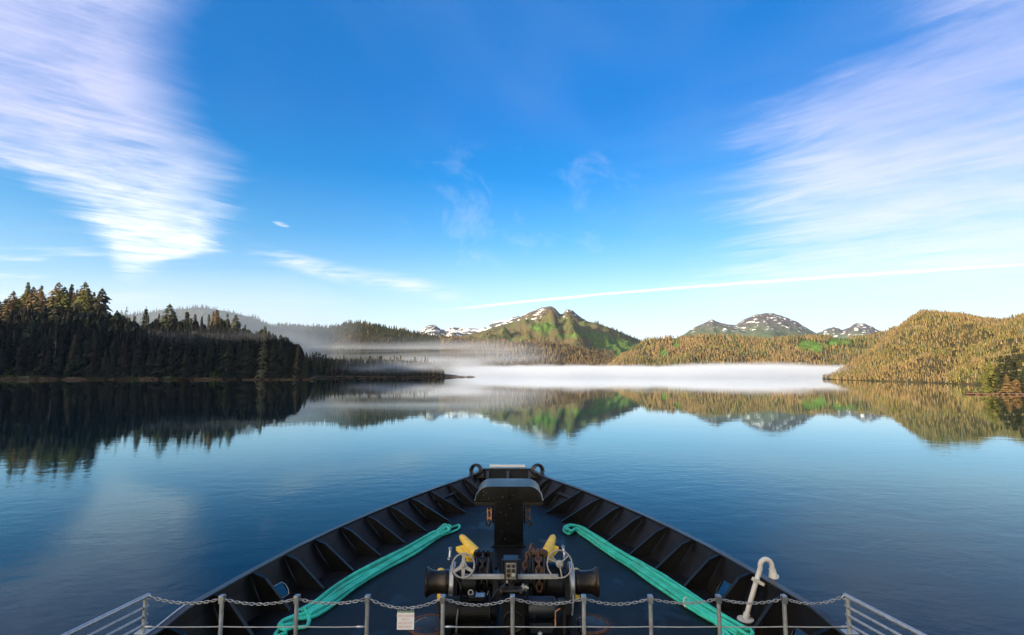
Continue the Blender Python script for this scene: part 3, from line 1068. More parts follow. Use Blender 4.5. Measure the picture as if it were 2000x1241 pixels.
for i in range(NW):
    px = -40 + 636 * ((i * .61803) % 1.0)
    t = .12 + .84 * ((i * .7548 + .3) % 1.0)
    base = Hill.pix(*wood.point(px, t)[0])[1]
    sk = sky_l(px)
    front = 742 - (742 - sk) * random.uniform(.42, .66)
    top = sk + (front - sk) * max(0, (t - .30) / .66) + random.uniform(4, 26)
    if px > 215 and t < .5: top = sk + random.uniform(-3, 14)
    top = max(top, sk - 2)
    if base - top < 22: continue
    kd = random.choices(['full', 'tall', 'flat', 'dead', 'tip'], [4, 4, 2, 1.2, 2])[0]
    tone = None
    if px < 215 and t < .42: tone = random.choice(['brown', 'brown', 'gold'])  # warmer, lighter needle tones stand in for sun on the crest
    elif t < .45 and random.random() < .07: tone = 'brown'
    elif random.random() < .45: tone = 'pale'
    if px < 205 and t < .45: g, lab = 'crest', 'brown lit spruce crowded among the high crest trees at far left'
    elif px < 230: g, lab = 'face', 'dark shaded spruce on the tall left slope below the sunlit crest'
    elif px < 470: g, lab = 'mid', 'dark shaded spruce in the misty middle stretch of the left shore wood'
    else: g, lab = 'tip', 'dark spruce crowded at the low point of the left shore wood'
    if kd == 'dead': lab = {'crest': 'bare grey snag among the crest trees at far left', 'face': 'bare grey snag on the shaded slope below the left crest',
                            'mid': 'bare grey snag in the middle stretch of the left shore wood', 'tip': 'bare grey snag at the low point of the left wood'}[g]
    grp = groups[g] if kd != 'dead' else groups[g].replace('spruces', 'snags').replace('sunlit ', '').replace('shaded ', '')
    tree_at(px, t, top, kd, lab, grp, tone, random.uniform(.85, 1.2))
for i in range(30):                                        # crowd of the sunlit crest
    px = -20 + 226 * ((i * .61803 + .17) % 1.0)
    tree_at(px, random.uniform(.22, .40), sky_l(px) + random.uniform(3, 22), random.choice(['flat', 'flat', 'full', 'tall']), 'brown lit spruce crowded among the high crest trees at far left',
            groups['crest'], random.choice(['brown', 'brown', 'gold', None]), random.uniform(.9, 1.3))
items = []
for _ in range(4300):                                      # the mass of the wood behind
    px = random.uniform(-70, 606) if random.random() < .85 else random.uniform(470, 604); t = random.uniform(-.2, .97)
    p, _m = wood.point(px, t)
    if p[2] < .5: continue
    a, b = Hill.pix(*p)
    lim = b - (sky_l(px) + (34 if px < 210 else 12 if px < 470 else 2) + 16 * mnoise.noise(Vector((px / 17.0, 1.3, 0))))
    if lim < 6: continue
    h = min(random.uniform(36, 80), lim * random.uniform(.8, 1.0)) * p[1] / 1000
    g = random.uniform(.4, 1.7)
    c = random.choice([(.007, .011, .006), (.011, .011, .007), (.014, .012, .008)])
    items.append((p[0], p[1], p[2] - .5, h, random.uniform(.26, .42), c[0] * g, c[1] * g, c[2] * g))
for _ in range(420):                                       # shore bushes
    px = random.uniform(-100, 606); t = random.uniform(.86, .965)
    p, _m = wood.point(px, t)
    if p[2] < .5: continue
    h = random.uniform(5, 13) * p[1] / 1000
    if random.random() < .25:
        px = random.choice((random.uniform(-20, 55), random.uniform(262, 335), random.uniform(376, 428))); p, _m = wood.point(px, random.uniform(.955, .975)); h = random.uniform(2, 4) * p[1] / 1000
        items.append((p[0], p[1], p[2] - .3, h, random.uniform(1.6, 2.6), .10, .17, .04)); continue
    c = random.choice([(.035, .070, .018), (.05, .085, .02), (.03, .045, .016)])
    items.append((p[0], p[1], p[2] - .5, h, random.uniform(.7, 1.2), *c))
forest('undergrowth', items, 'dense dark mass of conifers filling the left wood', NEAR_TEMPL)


def rocks(name, spots, label, mat, seed=3):
    r = random.Random(seed)
    mb = MB()
    for (x, y, z, sx, sy, sz) in spots:
        n, rings = 7, 4
        vs, fs = [], []
        for j in range(rings + 1):
            ph = math.pi * j / rings
            for i in range(n):
                a = 6.283 * i / n + j * .4
                k = r.uniform(.75, 1.2)
                vs.append((x + math.sin(ph) * math.cos(a) * sx * k, y + math.sin(ph) * math.sin(a) * sy * k, z + math.cos(ph) * sz * r.uniform(.8, 1.1)))
        for j in range(rings):
            for i in range(n):
                fs.append((j * n + i, (j + 1) * n + i, (j + 1) * n + (i + 1) % n, j * n + (i + 1) % n))
        mb.add(vs, fs)
    o = mb.build(name, mat, units=False, angle=25)
    tag(o, label, kind='stuff')


def rock_mat():
    m, nt, b = new_mat('weedy_shore_rock')
    pos = nt.nodes.new('ShaderNodeNewGeometry').outputs['Position']
    x, y, z = sep(nt, pos)
    n1 = noise(nt, pos, .5, 5, .6)
    n2 = noise(nt, pos, .06, 3, .6)
    c = mixc(nt, (z + (n1 - .5) * 1.6).ss(1.5, 2.6), (.055, .030, .013), (.10, .098, .094))
    c = mixc(nt, (z + (n2 - .5) * 3.0).ss(3.0, 3.5), c, (.10, .16, .035))
    nt.links.new(c, b.inputs['Base Color'])
    b.inputs['Roughness'].default_value = .9
    return m


M['rock'] = rock_mat()
spots = []
for _ in range(620):
    px = random.uniform(-120, 610)
    if mnoise.noise(Vector((px / 34.0, 7.7, 0))) < -.05 and random.random() < .85: continue
    y0 = np.interp(px, [-260, 0, 300, 600, 612], [520, 556, 566, 556, 560])
    x, f, u = ray(px, 742)
    y = y0 + random.uniform(-4, 7)
    k = max(0, (y - y0 + 4) / 11)
    s_ = random.uniform(.7, 2.4)
    spots.append((x / f * y, y, -.2 + 3.0 * k * random.uniform(.5, 1.1), s_ * 1.8, s_ * 1.1, s_ * .65))
rocks('shore_rocks', spots, 'brown weedy rocks along the left waterline', M['rock'])

# ---- low island behind the point
island = Hill('island', [(596, 726), (640, 724), (700, 725), (780, 726), (830, 727), (862, 730), (890, 733), (905, 735.5), (920, 737.5)],
              [(590, 860), (925, 840)], [(590, 730), (650, 745), (760, 770), (925, 805)], T_shore, px_step=5, rows=20, rough=.05, tree_size=0, prof=.5)
for i in range(62):
    k = (i * .61803) % 1.0
    if i < 16: px = 600 + 50 * k
    else: px = 640 + 225 * k
    t = .15 + .7 * ((i * .7548 + .1) % 1.0)
    p, _ = island.point(px, t)
    top = np.interp(px, [600, 625, 650, 655, 690, 780, 840, 862, 870], [690, 686, 694, 693, 694, 696, 699, 708, 722]) + random.uniform(-3, 12)
    x, f, u = ray(px, top)
    h = CAM_H + u / f * p[1] - p[2]
    if px < 652:
        lab, g = 'dark shaded spruce on the islet just beyond the left point', 'dark spruces beyond the left point'
    else:
        lab, g = 'brown spruce half hidden by mist on the low island', 'misty spruces on the low island'
    spruce(p[0], p[1], p[2] - .3, max(h, 6), random.choice(['full', 'tall', 'tip', 'full']), lab, g, random.uniform(1.0, 1.5), 'brown' if px > 652 and random.random() < .6 else None)
its = []
for _ in range(700):
    px = random.uniform(598, 868); t = random.uniform(-.2, .93)
    p, _m = island.point(px, t)
    if p[2] < .3: continue
    top = np.interp(px, [600, 650, 780, 840, 866, 890], [698, 700, 702, 708, 722, 732])
    b = Hill.pix(*p)[1]
    h = max(3, min(random.uniform(12, 34), b - top)) * p[1] / 1000
    g = random.uniform(.6, 1.1); c = random.choice([(.035, .045, .02), (.07, .055, .03)])
    its.append((p[0], p[1], p[2] - .3, h, random.uniform(.3, .5), c[0] * g, c[1] * g, c[2] * g))
forest('undergrowth', its, 'low dark growth under the trees of the misty island', NEAR_TEMPL)
sp = []
for _ in range(260):
    px = random.uniform(600, 925)
    y0 = np.interp(px, [590, 650, 760, 925], [730, 745, 770, 805])
    x, f, u = ray(px, 738); y = y0 + random.uniform(-3, 9)
    s_ = random.uniform(.6, 1.8)
    sp.append((x / f * y, y, .1 + random.uniform(0, 1.4), s_ * 2.2, s_, s_ * .6))
rocks('shore_rocks', sp, 'dark rocks along the edge of the low island', M['rock'], 5)

# ---- islet at the right edge
islet = Hill('island', [(1884, 771), (1905, 769), (1925, 766), (1960, 763), (2000, 760), (2060, 752), (2200, 745)],
             [(1884, 208), (1960, 222), (2200, 240)], [(1884, 201), (1920, 199), (2200, 196)], T_shore, px_step=3, rows=14, rough=.05, tree_size=0, prof=.5, back=1.5)
for px, t, top, kd, w, tone, lab in [
        (1937, .25, 704, 'bushy', 1.15, 'gold', 'rounded golden spruce at the left end of the right edge islet'),
        (1968, .55, 730, 'bushy', 1.7, 'brown', 'low brown leaved bushy spruce at the islet waterside'),
        (1961, -.1, 692, 'full', 1.5, None, 'thin topped spruce between the golden and the tallest islet trees'),
        (1990, .0, 672, 'bushy', .85, None, 'tallest spruce on the islet at the right edge'),
        (1925, .5, 724, 'bushy', 1.4, 'gold', 'small golden shrub like spruce at the tip of the right islet'),
        (1950, .4, 712, 'bushy', .95, None, 'dark spruce behind the golden one on the right islet'),
        (1975, .3, 688, 'full', 1.7, None, 'dark ragged spruce left of the tallest islet tree'),
        (1986, .6, 738, 'bushy', 1.9, 'brown', 'lowest brown bush above the rocky spit of the right islet'),
        (2003, .6, 716, 'bushy', .9, None, 'dark bush cut by the right edge of the photo on the islet'),
        (2032, .2, 668, 'full', 1.5, None, 'spruce just past the right edge on the islet')]:
    p, _ = islet.point(px, t)
    x, f, u = ray(px, top)
    h = CAM_H + u / f * p[1] - p[2]
    spruce(p[0], p[1], p[2] - .2, h, kd, lab, None, w, tone)
sp = []
for _ in range(240):
    px = random.uniform(1888, 2120)
    y0 = np.interp(px, [1884, 1920, 2200], [201, 199, 196]); y = y0 + random.uniform(-1, 3.5)
    x, f, u = ray(px, 770)
    s_ = random.uniform(.15, .5)
    sp.append((x / f * y, y, .05 + random.uniform(0, .45), s_ * 2, s_, s_ * .6))
rocks('shore_rocks', sp, 'low brown rocky spit of the islet at right', metal_paint('brown_spit_rock', (.13, .07, .035), .9, var=.5, scale=.8), 6)

# ================================================================== the ship (deck units: x to starboard, y to the bow, h above deck)
XC = -.15


def lut(pts):
    xs = [p[0] for p in pts]; ys = [p[1] for p in pts]
    return lambda v: float(np.interp(v, xs, ys))


Wf = lut([(3, 4.6), (5.5, 4.35), (6.5, 4.18), (7.05, 4.085), (8.15, 3.885), (9.3, 3.63), (10.35, 3.32), (11.3, 2.98), (12.5, 2.495), (13.75, 1.925), (15.2, 1.15), (15.9, .93), (16.4, .80)])
Ff = lut([(3, .15), (7, .23), (8, .27), (9.2, .37), (10.3, .46), (11.2, .51), (12.5, .56), (14, .52), (15.2, .46), (16.4, .38)])
Hf = lut([(3, .46), (6.45, .465), (6.6, .475), (6.85, .525), (7.0, .55), (14, .55), (16.4, .56)])

vessel = empty('ship', ship((XC, 7.5, 0)), 'black steel ship bow with ribbed bulwarks and a dark navy foredeck', 'ship')

MANHOLES = [(at(840, 1222, 0), .26), (at(1151, 1220, 0), .235)]
M['deck'] = deck_mat([(ship(p).x, ship(p).y, r * SHIP * 1.15) for p, r in MANHOLES] + [(ship((-.55, 7.0, 0)).x, ship((0, 7.0, 0)).y, .9), (ship((.1, 8.7, 0)).x, ship((0, 8.8, 0)).y, .5)])

YS = [3.0, 4.0, 5.0, 5.875] + [6.64 + .3825 * k for k in range(23)] + [15.35, 15.8]
mb = MB()
for i in range(len(YS) - 1):
    a, b = YS[i], YS[i + 1]
    wa, wb = Wf(a) - Ff(a) + .02, Wf(b) - Ff(b) + .02
    mb.add([(XC - wa, a, 0), (XC + wa, a, 0), (XC + wb, b, 0), (XC - wb, b, 0)], [(0, 1, 2, 3)])
mb.add([(XC - .49, 15.8, 0), (XC + .49, 15.8, 0), (XC + .4, 16.3, 0), (XC - .4, 16.3, 0)], [(0, 1, 2, 3)])
mb.build('deck', M['deck'], vessel)

# outer skin down to the water
mb = MB()
yo = [3.0, 5.0, 6.5, 6.7, 6.85, 7.0, 8, 9, 10, 11, 12, 13, 14, 15, 15.6, 16.1, 16.4]
for s in (-1, 1):
    for i in range(len(yo) - 1):
        a, b = yo[i], yo[i + 1]
        r = []
        for y in (a, b):
            w = Wf(y) + .012
            k = max(.04, w * .80 - .35)
            r.append([(XC + s * w, y, Hf(y)), (XC + s * (w + .018 - Ff(y)), y, .0), (XC + s * k, y - .55, -3.5)])
        for j in (1,):
            q = [r[0][j], r[1][j], r[1][j + 1], r[0][j + 1]]
            mb.add(q if s < 0 else q[::-1], [(0, 1, 2, 3)])
mb.add([(XC - .812, 16.412, .56), (XC + .812, 16.412, .56), (XC + .3, 15.9, -3.5), (XC - .3, 15.9, -3.5)], [(0, 3, 2, 1)])
mb.build('hull', M['hull'], vessel)

# inner plating, bay by bay, with the freeing ports left open
STN = [5.11 + .765 * k for k in range(14)] + [15.8, 16.2]
PORTS = {(-1, 4): (.20, .72, .05, .40), (1, 4): (.25, .72, .05, .44), (1, 2): (.3, .75, .05, .42)}


def plate(s, y, t):
    w0, w1 = Wf(y) - Ff(y), Wf(y) - .035
    bow = math.sin(math.pi * t) * .02
    return Vector((XC + s * (w0 + (w1 - w0) * t + bow), y, (Hf(y) - .012) * t))


skin = MB()
for s, nm in ((-1, 'bulwark'), (1, 'bulwark')):
    mb = MB()
    for i in range(len(STN) - 1):
        a, b = STN[i], STN[i + 1]
        ports = PORTS.get((s, i))
        ss_ = [0, .33, .67, 1] if not ports else [0, ports[0], ports[1], 1]
        ts_ = [0, .33, .67, 1] if not ports else [0, ports[2], ports[3], 1]
        for x in range(3):
            for z in range(3):
                if ports and x == 1 and z == 1: continue
                q = [plate(s, a + (b - a) * ss_[x + m], ts_[z + n]) for m, n in ((0, 0), (1, 0), (1, 1), (0, 1))]
                mb.add(q if s < 0 else q[::-1], [(0, 1, 2, 3)])
        for x in range(3):                                  # outer skin of the bay
            for z in range(3):
                if ports and x == 1 and z == 1: continue
                q = [plate(s, a + (b - a) * ss_[x + m], ts_[z + n] * 1.0) + Vector((s * (.03 + .012 * ts_[z + n]), 0, .01 * ts_[z + n])) for m, n in ((0, 0), (1, 0), (1, 1), (0, 1))]
                skin.add(q if s > 0 else q[::-1], [(0, 1, 2, 3)])
        if ports:
            loop = [plate(s, a + (b - a) * u_, t_) + Vector((-s * .004, 0, 0)) for u_, t_ in
                    ((ports[0] + .04, ports[2]), (ports[1] - .04, ports[2]), (ports[1], ports[2] + .1), (ports[1], ports[3] - .1), (ports[1] - .06, ports[3]), (ports[0] + .06, ports[3]), (ports[0], ports[3] - .1), (ports[0], ports[2] + .1))]
            rim = MB(); rim.tube(loop, .006, 6, closed=True)
            rim.build('freeing_port_rim', M['steel' if s < 0 else 'cap'], vessel)
    # weld seam along the deck edge
    mb.tube([plate(s, y, 0) + Vector((-s * .01, 0, .004)) for y in YS[2:-1]], .008, 5)
    mb.build(nm, M['hull'], vessel)
skin.build('outer_plating', M['hull'], vessel)
# transom of the bow: front plate with three stiffeners
mb = MB()
mb.add([(XC - .60, 15.95, 0), (XC + .60, 15.95, 0), (XC + .77, 16.36, .55), (XC - .77, 16.36, .55)], [(0, 1, 2, 3)])
mb.add([(XC - .60, 15.95, 0), (XC - .77, 16.36, .55), (XC - .90, 15.8, .55), (XC - .49, 15.75, 0)], [(0, 1, 2, 3)])
mb.add([(XC + .60, 15.95, 0), (XC + .77, 16.36, .55), (XC + .90, 15.8, .55), (XC + .49, 15.75, 0)], [(3, 2, 1, 0)])
mb.build('bow_plate', M['hull'], vessel)
for px in (953, 992, 1034):
    c = at(px, 925, .45)
    mb = MB()
    mb.prism([(c.x - .045, 15.93, 0), (c.x - .045, 15.62, 0), (c.x - .045, 16.22, .535), (c.x - .045, 16.345, .535)], (.09, 0, 0))
    mb.build('bow_stiffener', M['cap'], vessel)

# frame ribs
for s in (-1, 1):
    for k in range(13):
        y = 5.875 + .765 * k if k < 12 else 14.95
        W, F, H = Wf(y), Ff(y), Hf(y)
        dep = .38 if y < 12.5 else .48
        if y > 14: dep = .30
        X = lambda v: XC + s * v
        pf = [(W - F - dep, .002), (W - .27 * (1 if y < 13 else .8), H - .085), (W - .11, H - .016), (W - .045, H - .016), (W - F, .002)]
        mb = MB()
        mb.prism([(X(a), y - .008, b) for a, b in pf], (0, .016, 0))
        # face flange along the inner edge
        for (a0, b0), (a1, b1) in ((pf[0], pf[1]), (pf[1], pf[2])):
            d = Vector((X(a1) - X(a0), 0, b1 - b0)).normalized()
            nrm = Vector((-d.z * s, 0, d.x * s)).normalized() * .007
            if nrm.z < 0: nrm = -nrm
            p0, p1 = Vector((X(a0), y - .034, b0)), Vector((X(a1), y - .034, b1))
            mb.prism([p0, p1, p1 + nrm * 2, p0 + nrm * 2], (0, .068, 0))
        mb.build('frame_rib', M['hull'], vessel)
    # horizontal stiffener in the foremost bays
    y0, y1 = 12.76 + .03, 13.525 - .03
    mb = MB()
    for a, b in ((13.525, 14.29), ):
        p0, p1 = plate(s, a + .03, .62), plate(s, b - .03, .62)
        mb.prism([p0, p1, p1 + Vector((-s * .13, 0, -.005)), p0 + Vector((-s * .13, 0, -.005))], (0, 0, .018))
    mb.build('stringer', M['cap'], vessel)
    # cap rail
    mb = MB()
    yc_ = [3, 4, 5, 6.2, 6.45, 6.55, 6.65, 6.75, 6.85, 6.95, 7.05, 7.3] + [7.8 + .5 * k for k in range(16)] + [15.6, 15.9, 16.2, 16.4]
    for i in range(len(yc_) - 1):
        a, b = yc_[i], yc_[i + 1]
        q = [(XC + s * (Wf(a) - .085), a, Hf(a)), (XC + s * (Wf(a) + .022), a, Hf(a)), (XC + s * (Wf(b) + .022), b, Hf(b)), (XC + s * (Wf(b) - .085), b, Hf(b))]
        mb.prism(q if s > 0 else q[::-1], (0, 0, .022))
    mb.build('cap_rail', M['cap'], vessel)
mb = MB()
mb.box((XC, 16.40, .575), (1.68, .11, .026))
mb.build('cap_rail', M['cap'], vessel)
# raised lip of bare metal where the port cap rail steps down
mb = MB()
mb.tube([(XC - (Wf(y) + .02), y, Hf(y) + .028) for y in (7.02, 6.9, 6.75, 6.6, 6.45, 6.2)], .011, 6)
mb.build('edge_strip', M['steel'], vessel)

# manhole covers
for p, r in MANHOLES:
    mb = MB()
    mb.lathe(p, (0, 0, 1), [(.0, r * 1.20), (.022, r * 1.17), (.022, r * 1.03), (.004, r * 1.02)], 40)
    cm_ = mb.build('manhole_cover', M['rustchain'], vessel)
    mb = MB()
    mb.lathe(p, (0, 0, 1), [(.0, r), (.016, r), (.018, r * .98), (.018, 0)], 40)
    lid = mb.build('lid', M['lid'], cm_)
    for a in (.7, 2.3, 3.85, 5.4):
        mb = MB()
        q = p + Vector((math.cos(a), math.sin(a), 0)) * r * .72
        mb.lathe(q, (0, 0, 1), [(.019, .034), (.021, .030), (.0205, .016), (.019, .006)], 14)
        mb.build('lifting_socket', M['rustchain'], cm_)
    mb = MB()
    for k in range(9):
        a = 2.0 + k * .11
        mb.box(p + Vector((math.cos(a), math.sin(a), 0)) * r * .86 + Vector((0, 0, .020)), (.012, .010, .004))
    mb.build('raised_marks', M['bar'], cm_)

# ------------------------------------------------------------------ mooring post with hood
post = empty('mooring_post', ship((-.07, 11.3, 0)), 'black T shaped steel post with a rounded hood on the foredeck', 'mooring post')
mb = MB(); mb.box((-.069, 11.34, .45), (.604, .60, .90)); mb.build('column', M['post_black'], post, bevel=.008)
mb = MB(); mb.box((-.069, 11.34, .012), (.70, .70, .02)); mb.build('base_plate', M['deck'], post)
x0, x1, hb, ht = -.80, .668, .90, 1.20
prof = [(x0, hb)]
for k in range(0, 11):
    t = math.pi / 2 * k / 10
    prof.append((x0 + .04 + .29 * (1 - math.cos(t)), hb + .03 + .27 * math.sin(t)))
for k in range(10, -1, -1):
    t = math.pi / 2 * k / 10
    prof.append((x1 - .04 - .29 * (1 - math.cos(t)), hb + .03 + .27 * math.sin(t)))
prof.append((x1, hb))
mb = MB(); mb.prism([(a, 11.03, b) for a, b in prof], (0, .82, 0))
mb.build('hood', M['post_black'], post, bevel=.012)
for a, b in ((-.77, -.39), (.25, .64)):
    mb = MB()
    mb.box(((a + b) / 2, 11.40, .845), (b - a, .62, .10))
    mb.box(((a + b) / 2, 11.07, .85), (b - a + .02, .02, .07))
    for k in range(3): mb.cyl((a + .08 + k * .1, 11.05, .85), (a + .08 + k * .1, 11.075, .85), .016, n=8)
    mb.build('roller_housing', M['grease'], post, bevel=.006)
mb = MB()
for k in range(7):
    mb.box((random.uniform(-.7, .6), 11.0285, random.uniform(.93, 1.1)), (random.uniform(.006, .012), .004, random.uniform(.006, .014)))
    mb.box((random.uniform(-.3, .15), 11.0385, random.uniform(.1, .85)), (random.uniform(.005, .012), .004, random.uniform(.005, .014)))
mb.build('paint_chip', M['bar'], post)

for sx, lab in ((-1, 'orange rusty hook block hanging under the left side of the hood'), (1, 'brown rusty hook block hanging under the right side of the hood')):
    x = -.069 + sx * .405
    hk = empty('hook_block', ship((x, 11.14, .83)), lab, 'hook')
    mb = MB()
    mb.box((x, 11.14, .76), (.06, .07, .10))
    mb.cyl((x - .05, 11.14, .80), (x + .05, 11.14, .80), .022, n=10)
    mb.build('shackle', M['grease'], hk, bevel=.005)
    mb = MB()
    for dx in (-.036, .036):
        mb.prism([(x + dx - .013, 11.10, .74), (x + dx - .013, 11.18, .74), (x + dx - .013, 11.19, .55), (x + dx - .013, 11.15, .46), (x + dx - .013, 11.10, .50)], (.026, 0, 0))
    mb.cyl((x - .048, 11.14, .70), (x + .048, 11.14, .70), .03, n=12)
    mb.cyl((x - .048, 11.14, .53), (x + .048, 11.14, .53), .026, n=12)
    mb.build('cheek_plates', M['orange'] if sx < 0 else M['rustchain'], hk, bevel=.004)
    mb = MB()
    mb.tube([(x - sx * .01, 11.14, .49), (x, 11.13, .43), (x + .03 * sx, 11.12, .39), (x + .06 * sx, 11.11, .41), (x + .065 * sx, 11.10, .46)], [.022, .024, .026, .02, .01], 8)
    mb.build('hook', M['grease'], hk)
    mb = MB()
    mb.box((x - sx * .075, 11.15, .60), (.03, .05, .34))
    mb.cyl((x - sx * .06, 11.15, .66), (x - sx * .12, 11.15, .66), .018, n=8)
    mb.cyl((x - sx * .06, 11.15, .54), (x - sx * .12, 11.15, .54), .018, n=8)
    mb.build('bracket', M['black'], hk, bevel=.004)

# ------------------------------------------------------------------ things at the stem
lamp = empty('light_bar', ship(at(991.5, 912, .62)), 'long white bar fixed above the very tip of the bow', 'light bar')
mb = MB(); mb.box((-.145, 16.50, .640), (1.10, .07, .075)); mb.build('housing', M['white'], lamp, bevel=.02)
for dx in (-.53, .53):
    mb = MB(); mb.box((-.145 + dx, 16.50, .640), (.045, .082, .087)); mb.build('end_cap', M['white'], lamp, bevel=.012)
for dx in (-.4, .4):
    mb = MB(); mb.box((-.145 + dx, 16.47, .590), (.05, .03, .06)); mb.build('bracket', M['steel'], lamp)

for px, lab, tl in ((930, 'dark round iron fairlead ring on the left side of the stem', -.35), (1050, 'dark round iron fairlead ring on the right side of the stem', .35)):
    c = at(px, 924, .64)
    c = Vector((c.x, 15.75, .645))
    c.x = (px - 1000) / 1026 * 15.75
    fr = empty('fairlead', ship((c.x, c.y, .57)), lab, 'fairlead')
    mb = MB()
    ax = Vector((tl, -.9, .12)).normalized()
    prof_ = [(-.11, .145), (-.085, .19), (-.02, .205), (.05, .205), (.10, .185), (.12, .155), (.09, .128), (.0, .118), (-.08, .128), (-.11, .145)]
    mb.lathe(c, ax, prof_, 32)
    mb.build('ring', M['fairlead'], fr, angle=50)
    mb = MB()
    mb.prism([c + Vector((-.20, .05, -.10)), c + Vector((.20, .05, -.10)), c + Vector((.24, .05, -.20)), c + Vector((-.24, .05, -.20))], (0, -.16, 0))
    mb.build('foot', M['fairlead'], fr, bevel=.01)

# ------------------------------------------------------------------ anchor windlass
wl = empty('windlass', ship((0, 7.9, 0)), 'black greasy anchor windlass with two hand wheels and side drums', 'windlass')
AX, AH = 8.0, .48
# base
mb = MB()
mb.box((-.02, 7.85, .05), (1.86, 1.30, .10))
for x in (-.86, .82): mb.box((x, 7.85, .115), (.10, 1.34, .03))
mb.prism([(-.93, 7.35, .0), (-.98, 7.35, .0), (-.93, 7.35, .30)], (0, .06, 0))
mb.prism([(.89, 7.35, .0), (.95, 7.35, .0), (.89, 7.35, .30)], (0, .06, 0))
mb.build('bed_frame', M['black'], wl, bevel=.006)
# main shaft and bearing stands
mb = MB(); mb.cyl((-.95, AX, AH), (.95, AX, AH), .06, n=20); mb.build('shaft', M['grease'], wl)
for x in (-.84, -.24, .20, .81):
    mb = MB()
    mb.prism([(x - .045, AX - .26, .10), (x - .045, AX + .26, .10), (x - .045, AX + .14, AH + .06), (x - .045, AX + .08, AH + .15), (x - .045, AX - .08, AH + .15), (x - .045, AX - .14, AH + .06)], (.09, 0, 0))
    mb.cyl((x - .06, AX, AH), (x + .06, AX, AH), .12, n=24)
    for dy in (-.1, .1): mb.cyl((x, AX + dy, AH + .12), (x, AX + dy, AH + .175), .017, n=6)
    mb.build('bearing_stand', M['black'], wl, bevel=.006)
# warping drums and bare steel discs
for s in (-1, 1):
    e = .925
    pr = [(0, .150), (.05, .172), (.07, .174), (.11, .160), (.19, .156), (.27, .164), (.315, .185), (.33, .204), (.352, .208), (.362, .195), (.362, .06), (.34, .05), (.34, 0)]
    mb = MB(); mb.lathe((s * (e - .01), AX, AH), (s, 0, 0), pr, 40); dr = mb.build('warping_drum', M['drum'], wl, angle=40)
    mb = MB(); mb.lathe((s * (e + .352), AX, AH), (s, 0, 0), [(0, .07), (.02, .066), (.025, .04), (.025, 0)], 16); mb.build('hub_cap', M['grease'], dr)
    mb = MB(); mb.lathe((s * (e - .085), AX, AH), (s, 0, 0), [(0, .10), (0, .262), (.012, .272), (.062, .272), (.074, .258), (.074, .12)], 48); mb.build('brake_disc', M['disc'], wl, angle=30)
    # big black gear case inboard
    mb = MB(); mb.lathe((s * .50, AX, AH), (s, 0, 0), [(0, .05), (0, .25), (.03, .275), (.23, .275), (.26, .25), (.26, .05)], 36); mb.build('gear_case', M['black'], wl, angle=30)
    # thin guard strip below the disc
    mb = MB(); mb.tube([(s * .885, AX - .26, AH - .08), (s * .875, AX - .275, AH - .2), (s * .86, AX - .27, .12)], .012, 6); mb.build('guard_strip', M['steel'], wl)
# chain wheels (gypsies) with cheeks and chain over them
for s in (-1, 1):
    x = -.02 + s * .42
    mb = MB()
    pr = [(-.10, .08), (-.10, .29), (-.085, .305), (-.06, .295), (-.035, .215), (.035, .215), (.06, .295), (.085, .305), (.10, .29), (.10, .08)]
    mb.lathe((x, AX + .12, AH + .02), (1, 0, 0), pr, 30)
    for k in range(10):
        a = 6.283 * k / 10
        mb.box((x, AX + .12 + math.cos(a) * .24, AH + .02 + math.sin(a) * .24), (.13, .05, .05), Matrix.Rotation(a, 3, 'X'))
    gy = mb.build('chain_wheel', M['grease'], wl, angle=30)
    # chain hump on top
    mb = MB()
    for k in range(9):
        a = R(20) + R(165) * k / 8
        c = Vector((x, AX + .12 + math.cos(a) * .29, AH + .02 + math.sin(a) * .29))
        tdir = Vector((0, -math.sin(a), math.cos(a)))
        sd_ = Vector((1, 0, 0)) if k % 2 == 0 else Vector((0, math.cos(a), math.sin(a)))
        lp = []
        for q in range(14):
            t = 6.283 * q / 14
            lp.append(c + tdir * math.cos(t) * .072 + sd_ * math.sin(t) * .042)
        mb.tube(lp, .019, 6, closed=True)
    mb.build('anchor_chain', M['rustchain'] if s > 0 else M['grease'], gy)
    # upright arms and top yoke standing over the wheel
    for dx in (-.125, .125):
        mb = MB()
        mb.prism([(x + dx - .014, AX + .04, .10), (x + dx - .014, AX + .16, .10), (x + dx - .014, AX + .30, AH + .26), (x + dx - .014, AX + .27, AH + .37), (x + dx - .014, AX + .16, AH + .37), (x + dx - .014, AX + .12, AH + .26)], (.028, 0, 0))
        mb.build('brake_arm', M['black'] if s < 0 else M['grease'], wl, bevel=.005)
    mb = MB()
    mb.box((x, AX + .24, AH + .345), (.23, .13, .05))
    mb.cyl((x - .15, AX + .22, AH + .33), (x + .15, AX + .22, AH + .33), .032, n=12)
    for dx in (-.07, 0, .07): mb.box((x + dx, AX + .24, AH + .375), (.03, .11, .03))
    mb.build('yoke', M['black'] if s < 0 else M['rustchain'], wl, bevel=.006)
    mb = MB()
    mb.cyl((x - s * .03, AX - .08, .18), (x - s * .03, AX - .08, AH + .24), .028, n=10)
    mb.build('screw_spindle', M['grease'], wl)
    mb = MB()
    mb.cyl((x + s * .10, AX - .14, .18), (x + s * .10, AX - .14, AH + .10), .020, n=10)
    mb.box((x + s * .05, AX - .12, AH + .12), (.2, .04, .05))
    mb.build('link_rod', M['grease'], wl)
